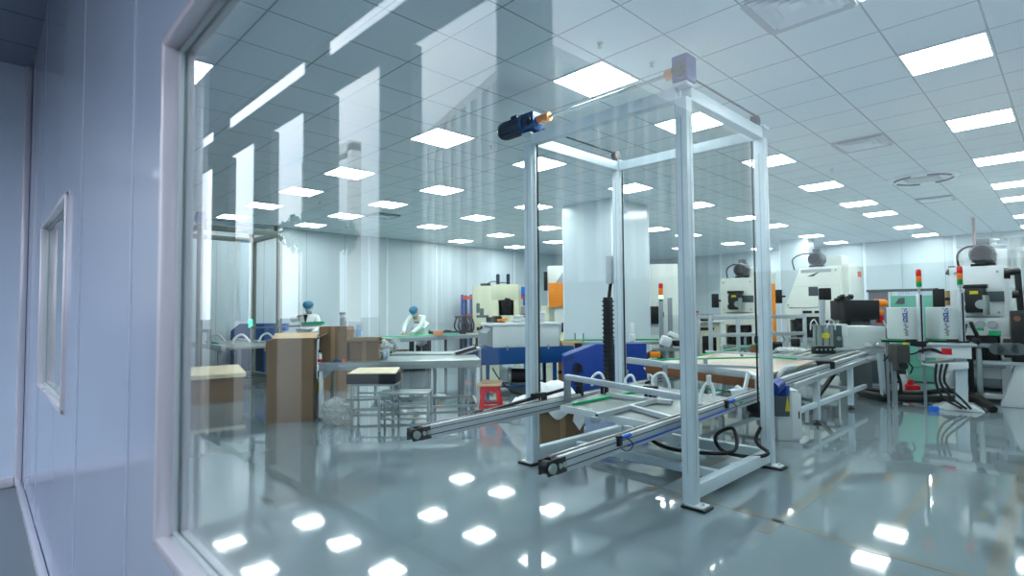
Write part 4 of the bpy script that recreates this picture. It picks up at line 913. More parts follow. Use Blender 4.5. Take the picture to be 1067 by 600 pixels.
# hydraulic press by the left wall
t = T('hydraulic_press', 'cream hydraulic press with two navy cylinders on top near the left wall', 'press', ground(516, 16.3), CAMYAW-.1)
t.l().box(-.68, -.12, 0, .9, 0, 2.22, .02).to('control_cabinet', M_cream2, t); t.l().box(-.12, .70, .0, .9, 1.78, 2.26, .02).to('upper_frame', M_cream2, t)
t.l().box(-.12, .10, .0, .9, 0, 1.8, .015).to('side_frame', M_cream2, t); t.l().box(.55, .70, .0, .9, 0, 1.8, .015).to('side_frame', M_cream2, t); t.l().box(.1, .55, .5, .9, .3, 1.8).to('rear_frame', M_dark, t)
t.l().prism([(.16, -.02, 1.80), (.50, -.02, 1.80), (.46, -.02, 1.38), (.22, -.02, 1.38)], (0, .3, 0), .01).to('ram', M_black, t); t.l().box(.12, .52, -.03, .4, 1.12, 1.34, .01).to('slide', M_cream2, t); t.l().box(.1, .55, -.1, .5, .7, .82, .01).to('bolster', M_steel, t)
t.l().rbox((.36, -.06, 1.74), (.16, .1, .22), (0, .2, 0), .02).to('valve', M_dark, t)
for x in (.05, .36): t.l().cyl((x, .3, 2.26), (x, .3, 2.56), .055).cyl((x, .3, 2.56), (x, .3, 2.58), .045).to('cylinder', M_navy, t)
m = t.l(); m.tube([(.05, .28, 2.34), (-.1, .25, 2.36), (-.3, .2, 2.28)], .015); m.tube([(.05, .3, 2.3), (.2, .3, 2.33), (.36, .3, 2.3)], .012); m.rbox((-.3, .1, 2.26), (.3, .14, .07), (0, 0, 0), .02); m.to('pipework', M_dark, t)
m = t.l(); m.box(-.56, -.46, -.02, .0, 1.42, 1.7).box(-.46, -.34, -.02, 0, 1.35, 1.55).box(-.56, -.2, -.015, 0, 1.28, 1.35); m.to('control_panel', M_slate, t)
m = t.l()
for k in range(5): m.rbox((-.5+.1*k, -.08, .95+.03*math.sin(k*2)), (.08, .1, .1), (0, .3*k, 0), .02)
m.to('valve_bank', M_dark, t)
# rack behind it
t = T('storage_rack', 'blue and orange storage rack behind the hydraulic press', 'rack', ground(514, 17.6), CAMYAW-.1)
for x in (-1.0, -.72, 1.0): t.l().box(x-.04, x+.04, -.04, .04, 0, 2.0, .005).box(x-.04, x+.04, .56, .64, 0, 2.0, .005).to('upright', M_rackbl, t)
for z in (.75, 1.25, 1.85): t.l().box(-1.0, 1.0, -.04, .02, z, z+.10, .005).to('shelf_beam', M_rackor, t); t.l().box(-1.0, 1.0, .0, .6, z+.09, z+.11).to('shelf_board', M_dark, t)
for z in (.5, 1.1, 1.6): t.l().bar((-1.0, .0, z), (-1.0, .6, z+.4), .03).to('brace', M_rackbl, t)
rp = ground(543.5, 17.6); rp.z = 1.96
t = T('storage_bin', 'bright blue plastic bin on top of the rack, left of the lift post', 'bin', rp+FW*.2, CAMYAW); t.l().prism([(-.30, -.15, 0), (.30, -.15, 0), (.33, -.15, .24), (-.33, -.15, .24)], (0, .3, 0), .01).to('body', M_bright, t); t.l().box(-.34, .34, -.16, .16, .24, .27, .006).to('rim', M_bright, t)
rp = ground(543, 17.6); rp.z = 1.0
for k in range(1):
    t = T('storage_bin', 'white plastic bin on the middle level of the rack, beside the lift post', 'bin', Vector((rp.x, rp.y, 1.36)), CAMYAW); t.l().box(-.22, .22, -.15, .15, 0, .25, .02).to('body', M_lgrey, t); t.l().box(-.23, .23, -.16, .16, .25, .28, .006).to('rim', M_white, t)
t = T('hose_rack', 'tangle of dark hoses hanging on a stand left of the hydraulic press', 'hoses', ground(484.5, 16.4), CAMYAW)
t.l().box(-.03, .03, -.03, .03, 0, 1.35, .005).box(-.3, .3, -.02, .02, 1.28, 1.33, .005).to('stand', M_dark, t); m = t.l()
for k in range(5): m.tube([(-.25+.1*k, -.05, 1.3), (-.3+.12*k, -.1, 1.0), (-.15+.09*k, -.1, .85), (-.05+.08*k, -.06, 1.05), (-.2+.1*k, -.05, 1.28)], .022)
m.to('hoses', M_black, t)
# orange guarded press behind the column
t = T('guarded_press', 'cream press with an orange mesh guard, left edge of the white column', 'press', ground(583, 14.6), CAMYAW-.05)
t.l().box(-.30, .6, 0, .8, 1.1, 2.66, .02).to('upper_frame', M_cream, t); t.l().box(-.48, -.12, .0, .8, 0, 1.6, .02).to('side_cabinet', M_cream2, t); t.l().box(.0, .6, 0, .8, 0, .9, .02).to('bed', M_cream2, t)
t.l().prism([(-.1, -.02, 2.2), (.5, -.02, 2.2), (.5, -.02, 2.5), (.1, -.02, 2.5)], (0, .03, 0), .01).to('sloped_cover', M_alud, t)
gd = t.l().box(-.28, .5, -.1, -.07, 1.56, 2.20, .01).box(-.28, -.25, -.1, .0, 1.56, 2.2).to('orange_guard', M_orange, t)
m = t.l()
for k in range(7): m.box(-.2, .45, -.104, -.1, 1.62+.085*k, 1.625+.085*k)
m.to('guard_mesh', M_tape, gd); t.l().box(.1, .26, -.12, -.1, 1.84, 1.92, .005).to('guard_latch', M_dark, gd)
t.l().rbox((-.36, -.05, 2.25), (.1, .1, .5), (0, 0, 0), .01).to('cable_duct', M_dark, t); t.l().box(.05, .5, -.02, .1, .9, 1.15).to('die_space', M_black, t); t.l().cyl((.32, -.03, 1.35), (.32, -.08, 1.35), .05).to('stop_button', M_red, t)
# tall cream cabinet with a lit signal tower
t = T('tall_machine', 'tall cream machine cabinet right of the white column', 'machine', ground(697, 12.6), CAMYAW-.05)
t.l().box(-.48, .62, 0, .9, .05, 2.52, .02).to('body', M_cream, t); t.l().box(.28, .30, -.012, 0, 1.5, 2.0).to('door_seam', M_lgrey, t); t.l().box(-.46, .6, -.008, 0, .9, 1.35, .004).to('lower_door', M_off, t)
m = t.l(); m.box(-.42, -.22, -.1, .0, 1.15, 1.55, .01).box(-.30, -.14, -.14, -.02, 1.3, 1.42, .01); m.to('valve_block', M_black, t); t.l().box(.26, .5, -.2, 0, 1.28, 1.34, .01).to('bracket', M_brownb, t)
def tower(label, base, pole_h, lamps, lit=False, r=.035, seg=.085, rz=0, profile=True):
    t = T('signal_tower', label, 'signal light', base, rz)
    if profile:
        p = t.l().box(-.03, .03, -.03, .03, 0, pole_h, .004).to('pole', M_alu, t); t.l().box(-.012, .012, -.033, -.03, .1, pole_h-.02).to('pole_slot', M_black, p)
    else: t.l().cyl((0, 0, 0), (0, 0, pole_h), .014).to('pole', M_steel, t)
    if profile: t.l().box(-.05, .05, -.04, .16, .20, .28, .006).to('clamp', M_black, t)
    z = pole_h; t.l().lathe([(.016, z), (.016, z+.06), (r, z+.075), (r, z+.10)], n=16).to('lamp_base', M_lgrey, t); z += .10
    for m_ in lamps: t.l().lathe([(r*.95, z), (r, z+.006), (r, z+seg-.006), (r*.95, z+seg)], n=18).to('lamp', m_, t); z += seg
    t.l().lathe([(r, z), (r*.8, z+.02), (.004, z+.025)], n=16).to('cap', lamps[-1], t); return t
tower('lit signal tower with red, orange and white lamps in front of the tall cream machine', ground(689, 11.4), 1.52, (M_lgr, M_wled, M_lor, M_lor, M_lred), r=.045, seg=.075, profile=False)
t = T('twin_profile_stand', 'stand of two upright grey profiles with a small white robot hand', 'stand', ground(694, 9.8), CAMYAW)
for x in (-.09, .07): t.l().box(x-.035, x+.035, -.03, .03, 0, 1.68 if x > 0 else 1.62, .004).to('upright', M_alud, t)
t.l().box(-.25, .3, -.1, .1, .74, .80, .006).to('shelf', M_steel, t); m = t.l(); m.rbox((-.04, -.1, .92), (.18, .12, .16), (.2, .3, 0), .02); m.rbox((.1, -.1, 1.02), (.2, .08, .08), (0, .5, 0), .02); m.to('robot_hand', M_white, t)
t.l().rbox((.2, -.08, .88), (.2, .14, .1), (0, 0, 0), .02).to('clamp', M_black, t); m = t.l(); m.cyl((-.04, -.08, .2), (-.04, -.08, .74), .03); m.cyl((.1, -.08, .2), (.1, -.08, .74), .025); m.to('rods', M_steel, t)
# machine front left of the cream press, with red lamp
t = T('feeder_unit', 'ivory feeder with a black head and a red button, left of the motor-topped cream press', 'feeder', ground(736, 11.9), CAMYAW)
t.l().box(-.22, .28, 0, .5, 0, 1.2, .015).to('body', M_cream2, t); m = t.l(); m.box(-.2, .12, -.1, .3, 1.22, 1.36, .02); m.cyl((-.05, -.1, 1.3), (-.05, -.16, 1.3), .06); m.to('head', M_black, t); t.l().cyl((-.22, .0, 1.4), (-.22, 0, 1.44), .05).to('red_button', M_red, t)
t.l().box(-.15, .15, -.02, 0, 1.02, 1.08).to('slot', M_dark, t); t.l().box(-.1, .2, -.02, 0, .4, .9, .01).to('opening', M_dark, t); t.l().box(-.24, .32, -.12, .5, 1.19, 1.22, .006).to('head_plate', M_white, t)
# orange light curtain post
t = T('light_curtain', 'slim orange light curtain post right of the back lift post', 'safety post', ground(806.5, 11.2), CAMYAW); t.l().box(-.025, .025, -.03, .03, 0, 1.98, .005).to('strip', M_orange, t); t.l().box(-.05, .05, -.02, .06, 1.98, 2.2, .006).to('cap', M_cream, t); t.l().box(-.06, .06, -.06, .06, 0, .03).to('foot', M_dark, t)
# small equipment between the frame and the presses, seen low
for px, D, lb, m_, hh in ((806, 11.0, 'dark blue vacuum pump behind the profile frame, right of the lift post', M_navy, .86), (758, 11.2, 'dark die trolley in front of the motor-topped cream press', M_dark, .62), (793, 11.4, 'brown and grey valve stand just left of the back lift post', M_brownb, .98)):
    t = T('service_unit', lb, 'machine unit', ground(px, D), CAMYAW); t.l().box(-.16, .16, -.1, .2, 0, hh*.75, .012).to('base', m_, t)
    t.l().cyl((-.12, 0, hh*.85), (.12, 0, hh*.85), .09).to('drum', M_dark, t); t.l().tube([(.1, 0, hh*.85), (.18, -.05, hh), (.1, -.1, hh*1.1)], .02).to('pipe', M_steel, t)
# ================================================================== RIGHT WORKING CELL
# white box machine on the far end of the conveyor, black housing above it
q = at(898, 348, 8.9); q.z = .80
t = T('hot_press_box', 'grey-white box machine with a slate end, sitting over the far end of the conveyor', 'machine', q+FW*.35, CAMYAW)
t.l().box(-.28, .42, -.30, .30, .02, .36, .012).to('body', M_off, t); t.l().box(-.42, -.30, -.32, .28, .02, .38, .01).to('end_plate', M_slate, t); t.l().cyl((-.36, -.325, .17), (-.36, -.335, .17), .035).to('knob', M_steel, t); t.l().box(-.30, -.2, -.31, .29, .2, .40, .006).to('white_post', M_white, t)
t.l().box(-.42, .5, -.34, .32, -.03, .02, .006).to('base_plate', M_alu, t); t.l().box(-.2, .42, -.305, -.30, .25, .255).to('cover_seam', M_lgrey, t)
for x in (.12, .3): t.l().rbox((x, -.33, .06), (.1, .05, .05), (0, .3, 0), .01).to('clamp', M_white, t)
t = T('motor_housing', 'black box housing with orange pipe ends above the grey-white box machine', 'machine', ground(899, 9.9), CAMYAW)
t.l().box(-.30, .31, .0, .5, 1.26, 1.62, .02).to('housing', mat('black_housing', (.055, .065, .08), .45), t); t.l().box(-.34, -.24, -.03, .1, 1.08, 1.62, .01).to('side_bracket', M_black, t); t.l().box(-.2, .2, .1, .4, 0, 1.26, .01).to('pedestal', M_mgrey, t)
t.l().cyl((.31, .15, 1.56), (.5, .15, 1.56), .07).cyl((.5, .15, 1.56), (.53, .15, 1.56), .05).to('orange_pipe', M_orange, t); t.l().cyl((.31, .1, 1.40), (.42, .1, 1.40), .05).to('orange_pipe', M_orange, t); t.l().box(.31, .39, .02, .12, 1.2, 1.34, .01).to('red_valve', M_red, t)
t.l().tube([(.36, 0, 1.25), (.42, -.05, 1.05), (.5, -.1, .8)], .012).to('tube', M_lgrey, t)
m = t.l()
for k in range(6): m.rbox((-.4+.05*k, .1, 1.62+.03*(k % 3)), (.07, .08, .08), (0, .5*k, .3*k), .015)
m.to('valve_cluster', M_dark, t)
t = T('slate_cabinet', 'slate grey cabinet standing under the far end of the conveyor', 'cabinet', ground(903, 10.5), CAMYAW); t.l().box(-.32, .36, 0, .4, .04, .74, .012).to('body', M_slate, t); t.l().box(-.30, .34, -.008, 0, .08, .70, .004).to('door', M_slate, t); t.l().box(-.34, .38, .02, .4, 0, .05).to('plinth', M_lgrey, t)
t = T('machine_leg_stand', 'pale steel leg stand with a rubber foot at the end of the conveyor', 'stand', ground(916.5, 8.75), CAMYAW)
t.l().prism([(-.06, -.03, .76), (.02, -.03, .76), (.05, -.03, .04), (-.01, -.03, .04)], (0, .06, 0), .006).to('leg', M_lift, t); t.l().lathe([(.09, 0), (.09, .012), (.03, .04)], (.02, 0, 0)).to('foot', M_rubber, t); t.l().bar((-.5, .1, .74), (.15, .0, .78), .06).to('top_bar', M_alu, t)
# drum stations
def drum_station(px, D, lb, zt, legs=True):
    q = ground(px, D); t = T('drum_feeder', lb, 'drum', q, CAMYAW-.62)
    t.l().lathe([(.215, 1.0), (.225, 1.005), (.23, 1.03), (.23, zt-.01), (.222, zt)], n=40).to('drum', M_off, t)
    t.l().lathe([(.235, .985), (.24, .995), (.235, 1.004)], n=40).to('drum_ring', M_dark, t); t.l().box(-.3, .27, -.24, .26, .955, .985, .006).to('shelf', M_black, t)
    t.l().box(-.32, .0, -.26, -.23, .985, .998).to('green_edge', M_green, t)
    for x in (-.24, .22) if legs else (): t.l().box(x-.02, x+.02, .1, .14, 0, .955, .004).to('leg', M_alud, t)
    pr = t.l()                                            # worn vertical lettering: strokes wrapped on the drum
    def stroke(a, z, da, dz, m): 
        r = .2312; m.rbox((r*math.sin(a), -r*math.cos(a), z), (da*r, .002, dz), (0, 0, a))
    for (z, da, dz, off) in ((1.455, .05, .02, -.10), (1.45, .12, .018, .07), (1.425, .05, .03, .0), (1.41, .06, .03, .12), (1.385, .28, .016, .03), (1.37, .07, .03, -.08), (1.365, .07, .034, .1), (1.345, .28, .016, .03), (1.32, .26, .018, .04), (1.295, .09, .03, -.06), (1.29, .09, .03, .1), (1.265, .28, .016, .05)): stroke(off-.0, z, da, dz, pr)
    pr.to('blue_lettering', M_print, t)
    pr = t.l(); rn = random.Random(4)
    for k in range(14): stroke(rn.uniform(-.03, .12), 1.235-.0135*k, rn.uniform(.10, .2), .0095, pr)
    pr.to('grey_lettering', M_printg, t); return t
drum_station(942.5, 8.4, 'grey-white drum with vertical blue lettering, left one of the two drums', 1.48)
drum_station(984, 8.35, 'grey-white drum with vertical blue lettering, next to the press with gauges', 1.48, False)
tower('red, orange and green signal tower between the two drums', ground(958.5, 8.1)+Vector((0, 0, .70)), .98, (M_lgr, M_lor, M_lred), seg=.078, rz=CAMYAW)
tower('red, orange and green signal tower right of both drums', ground(1001.5, 8.05)+Vector((0, 0, .70)), 1.0, (M_lgr, M_lor, M_lred), seg=.085, rz=CAMYAW)
t = T('hanging_motor', 'grey geared motor hanging under the left drum', 'motor', ground(935, 8.2), CAMYAW)
m = t.l(); m.box(-.10, .10, -.1, .1, .66, .93, .02); m.cyl((0, 0, .54), (0, 0, .68), .075); m.to('gearbox', mat('worn_motor_grey', (.27, .27, .26), .5, metal=.3, var=.15), t); t.l().cyl((0, -.04, .50), (0, -.04, .56), .06).cyl((0, -.12, .62), (0, -.08, .62), .05).to('motor_cap', M_dark, t); t.l().box(.04, .08, -.09, -.03, .93, .96, .004).to('yellow_tag', M_yel, t); t.l().tube([(.08, 0, .7), (.16, -.04, .6), (.12, -.05, .5)], .012).to('cable', M_black, t)
t.l().box(-.03, .03, .1, .14, 0, .93).to('bracket_post', M_alud, t)
t = T('mint_machine', 'mint green machine cabinet with cream edge behind the drums', 'machine', ground(956, 10.9), CAMYAW-.62)
t.l().box(-.44, .26, 0, .6, .30, 1.72, .02).to('body', M_mint, t); t.l().box(-.44, .26, .02, .6, .02, .30, .01).to('lower_body', M_mint, t); t.l().box(.26, .40, -.02, .6, .3, 1.62, .01).to('cream_edge', M_cream2, t); t.l().prism([(-.36, -.01, 1.55), (-.2, -.01, 1.55), (-.2, -.01, 1.68), (-.3, -.01, 1.66)], (0, .02, 0)).to('vent', M_mgrey, t)
t.l().box(.28, .36, -.03, -.02, 1.5, 1.56).to('switch', M_dark, t); t.l().cyl((-.25, -.005, .62), (-.25, -.03, .62), .03).to('knob', M_lgrey, t); t.l().box(.02, .06, -.03, .0, 1.35, 1.5, .005).to('handle', M_black, t)
t = T('white_cabinet', 'low white cabinet behind the right drum, carrying a brown carton', 'cabinet', ground(985, 11.6), CAMYAW-.62); t.l().box(-.28, .2, 0, .4, .0, 1.52, .012).to('body', M_white, t); t.l().box(-.26, .18, -.008, 0, .1, 1.45, .004).to('door', M_off, t)
q = ground(985, 11.6); q.z = 1.522
carton('cardboard_box', 'small brown carton on the white cabinet left of the press with gauges', q, CAMYAW-.62, .26, .26, .30, ())
t = T('partition_screen', 'grey screen with a pale curtain behind the mint machine', 'screen', ground(925, 12.6), CAMYAW-.62)
t.l().box(-.36, .02, 0, .04, 0, 1.86, .006).to('grey_panel', mat('screen_grey', (.42, .41, .45), .6), t); t.l().box(-.40, .9, -.01, .05, 1.84, 1.9, .006).to('rail', M_mgrey, t); t.l().box(.06, .1, 0, .05, 0, 1.86, .006).to('post', M_lgrey, t)
m = t.l()
for k in range(12): m.cyl((.2+.05*k, .02, .02), (.2+.05*k, .02, 1.83), .03, n=10)
m.to('curtain', mat('pale_curtain', (.78, .80, .88), .8), t)
t.l().box(.86, .93, -.06, .0, 1.78, 1.9, .01).to('corner_bracket', M_black, t)
# lower bench and the arm in front of the gauge press
t = T('feed_bench', 'white feed bench with a red square and black hoses below the right drum', 'bench', ground(984, 8.15), CAMYAW-.62)
t.l().box(-.30, .28, -.2, .35, .74, .92, .012).to('body', M_white, t); t.l().box(-.34, .34, -.24, .38, .92, .954, .005).to('top', M_alu, t); t.l().box(-.06, .06, -.208, -.2, .79, .88, .004).to('red_square', M_red, t)
t.l().prism([(-.30, -.2, .64), (.24, -.2, .70), (.24, -.2, .60), (.0, -.2, .56)], (0, .5, 0), .01).to('under_shelf', M_white, t)
for x in (.16,): t.l().box(x-.07, x+.07, -.1, .1, .06, .74, .01).to('leg', M_lift, t)
t.l().prism([(-.18, -.25, 0), (.4, -.25, 0), (.3, -.25, .07), (-.05, -.25, .07)], (0, .5, 0), .01).to('base', M_white, t)
for k in range(3): t.l().tube([(-.12+.06*k, -.22, .66), (-.14+.05*k, -.26, .4), (-.06+.1*k, -.3, .18), (.14+.05*k, -.34, .05)], .016).to('hose', M_rubber, t)
t = T('part_feeder', 'dark articulated feeder arm with green fittings in front of the gauge press', 'feeder', ground(1020, 8.3), CAMYAW-.7)
t.l().rbox((-.08, -.02, .90), (.9, .16, .06), (0, 0, 0), .01).to('rail', M_alud, t); m = t.l(); m.cyl((.18, -.12, .86), (.18, .0, .86), .085).cyl((.42, -.12, .86), (.42, 0, .86), .085).box(.18, .42, -.12, .0, .775, .945, .01); m.to('rounded_housing', M_mgrey, t)
m = t.l(); m.rbox((-.3, -.1, .83), (.24, .16, .14), (0, .2, 0), .02).rbox((-.05, -.12, .96), (.1, .1, .1), (0, .5, 0), .02).bar((.0, -.1, .95), (-.1, -.05, 1.25), .04).bar((-.2, -.06, .95), (-.15, -.06, 1.22), .03); m.to('linkage', M_black, t)
m = t.l(); m.box(-.05, .05, -.08, .0, 1.12, 1.16).box(.1, .24, -.02, .04, 1.05, 1.12).box(-.3, -.2, .0, .05, 1.0, 1.04); m.to('green_fittings', M_green, t)
t.l().box(-.36, -.28, -.06, .0, 1.10, 1.2, .01).to('blue_box', M_hose, t)
for x, m_ in ((-.12, M_dark), (-.02, M_steel)): t.l().box(x-.035, x+.035, -.04, .04, .04, .86, .005).to('column', m_, t)
t.l().box(-.2, .5, -.03, .03, .62, .67, .005).to('lower_rail', M_alu, t); t.l().lathe([(.1, 0), (.1, .02), (.05, .05)], (-.05, 0, 0)).to('foot', M_dark, t)
# right edge: robot arm, black control unit, white extraction ducts, next press
t = T('robot', 'black upright robot arm at the right side of the gauge press', 'robot', ground(1057, 8.2), CAMYAW-.7)
m = t.l(); m.cyl((-.10, 0, 1.98), (-.03, 0, 1.98), .085).cyl((-.04, 0, 2.0), (.08, 0, 2.0), .055).bar((.05, 0, 2.03), (.08, 0, 1.1), .075).cyl((-.02, -.05, 1.66), (.05, -.05, 1.66), .06); m.to('arm', M_black, t)
m = t.l(); m.box(-.05, .3, -.15, .2, .62, 1.42, .03).box(-.14, .02, -.1, .1, .72, 1.0, .02); m.to('control_unit', M_black, t); t.l().cyl((.02, -.1, 1.3), (.02, -.16, 1.3), .04).to('joint_cap', M_brownb, t); t.l().prism([(-.2, -.15, 0), (.3, -.15, 0), (.2, -.15, .62), (.0, -.15, .62)], (0, .3, 0), .02).to('pedestal', M_white, t)
def duct(px, py, D, r, ztop, lb):
    q = ground(px, D); t = T('extraction_duct', lb, 'duct', q); t.l().cyl((0, 0, 1.9), (0, 0, ztop), r, n=24).to('pipe', M_white, t); m = t.l()
    for k in range(3): m.lathe([(r, ztop-.05-.28*k), (r+.05, ztop-.05-.28*k), (r+.05, ztop-.015-.28*k), (r, ztop-.015-.28*k)], n=24)
    m.to('flange', M_white, t); t.l().cyl((0, 0, 0), (0, 0, 1.9), r*.8).to('stand_pipe', M_off, t)
duct(1010, 260, 13.0, .14, 2.93, 'white flanged extraction duct behind the left of the gauge press motor')
duct(1033, 255, 13.5, .15, 3.15, 'tallest white flanged extraction duct, right of the gauge press motor')
duct(1040, 255, 12.6, .15, 2.90, 'shorter white extraction duct in front of the tallest one')
duct(1062, 250, 12.8, .15, 3.12, 'white flanged extraction duct at the right edge of the photo')
t = T('machine_enclosure', 'white machine enclosure with an open top rail at the right edge', 'machine', Vector((-.30, 12.78, 0))); t.l().box(-.28, 1.2, 0, 1.2, .1, 2.22, .02).to('body', M_white, t); t.l().box(-.4, 1.2, -.02, .04, 2.42, 2.5, .006).to('top_rail', M_white, t); t.l().box(-.4, -.34, 0, .05, 0, 2.42, .006).to('post', M_white, t)
t.l().bar((-.15, -.02, 2.42), (-.05, -.02, 2.24), .02).to('strut', M_dark, t); t.l().box(-.2, 1.2, -.01, 0, 1.0, 1.3).to('lower_door', M_off, t)
t = T('ceiling_hose', 'thin reddish hose dropping from the ceiling above the gauge press', 'hose', ground(1018, 13.2)); t.l().cyl((0, 0, 2.4), (0, 0, CEIL), .03).to('hose', mat('pinkish_hose', (.70, .58, .58), .5), t); t.l().cyl((0, 0, CEIL-.03), (0, 0, CEIL), .06).to('ceiling_cup', M_seam, t)
cq = fx(990, 284, -1.62); m = P3.w(); m.rbox(cq, (.12, .1, .1), (0, .4, .3), .02); m.rbox(cq+Vector((.03, 0, .1)), (.1, .06, .03), (0, 0, 0), .005); ic = m.to('inspection_camera', M_mgrey, P3)
P3.w().tube([cq+Vector((0, 0, -.03)), cq+Vector((.06, .05, -.1)), Vector((-1.43, 11.5, cq.z-.1))], .012).to('camera_arm', M_lgrey, ic)
# floor hoses, red tool, white sack, blue plug
t = T('cable_bundle', 'thick black hose bundle lying on the floor below the drums', 'hoses', ground(960, 8.3))
t.w().tube([ground(893, 9.3)+Vector((0, 0, .06)), ground(915, 8.8)+Vector((0, 0, .07)), ground(945, 8.5)+Vector((0, 0, .08)), ground(985, 8.3)+Vector((0, 0, .10)), ground(1008, 8.1)+Vector((0, 0, .14)), ground(1023, 7.9)+Vector((0, 0, .10)), ground(1031, 7.75)+Vector((0, 0, .04))], .055, 10).to('main_hose', M_rubber, t)
t.w().tube([ground(893, 9.6)+Vector((0, 0, .05)), ground(925, 9.3)+Vector((0, 0, .05)), ground(960, 9.0)+Vector((0, 0, .09)), ground(985, 8.5)+Vector((0, 0, .2)), ground(1012, 8.2)+Vector((0, 0, .16)), ground(1029, 8.0)+Vector((0, 0, .05))], .045, 10).to('second_hose', M_black, t)
for k in range(3): t.w().tube([ground(922, 9.0)+Vector((0, 0, .03+.02*k)), ground(924-k, 8.95)+Vector((0, 0, .36-.06*k)), ground(932+k, 8.9)+Vector((0, 0, .42-.07*k)), ground(936, 8.85)+Vector((0, 0, .2)), ground(930+3*k, 8.9)+Vector((0, 0, .05))], .022).to('hose_loop', M_black, t)
t = T('drum_cable', 'black cable sagging between the drum profiles and the feed bench', 'cable', ground(975, 8.0)); t.w().tube([at(958, 366, 8.05), at(970, 364, 8.05), at(985, 369, 8.0), at(1000, 373, 8.0), at(1012, 374, 8.0)], .025).tube([at(921, 376, 8.3), at(935, 363, 8.2), at(948, 369, 8.1), at(958, 366, 8.05)], .012).to('cable', M_rubber, t); t.w().rbox(at(1004, 372, 8.0), (.16, .12, .12), (0, 0, .6), .02).to('connector_block', M_black, t)
t = T('hand_pallet_lever', 'red-footed grey lever leaning beside the hoses under the drums', 'lever', ground(948, 9.6)); t.w().bar(ground(948, 9.6)+Vector((0, 0, .1)), at(940, 384, 9.6), .02).to('rod', M_steel, t); m = t.w(); m.rbox(ground(948, 9.6)+Vector((0, 0, .07)), (.2, .16, .14), (0, 0, .5), .03); m.rbox(ground(946, 9.6)+Vector((0, 0, .17)), (.08, .08, .12), (0, .2, .5), .02); m.to('red_foot', M_red, t)
t = T('paper_sack', 'white folded sack on the floor behind the hose loops', 'sack', ground(938, 9.9), CAMYAW); t.l().prism([(-.1, -.05, 0), (.1, -.05, 0), (.08, -.02, .34), (-.09, -.02, .36)], (0, .14, 0), .02).to('body', M_white, t); t.l().box(-.08, .08, -.0, .06, .33, .39, .01).to('fold', M_sheet, t)
t = T('blue_plug', 'bright blue plug lying on the floor in front of the black hoses', 'plug', ground(969, 7.9), .4); t.l().rbox((0, 0, .035), (.12, .07, .07), (0, 0, 0), .015).to('body', M_bright, t); t.l().cyl((.06, 0, .035), (.12, 0, .03), .015).to('pin', M_lgrey, t)

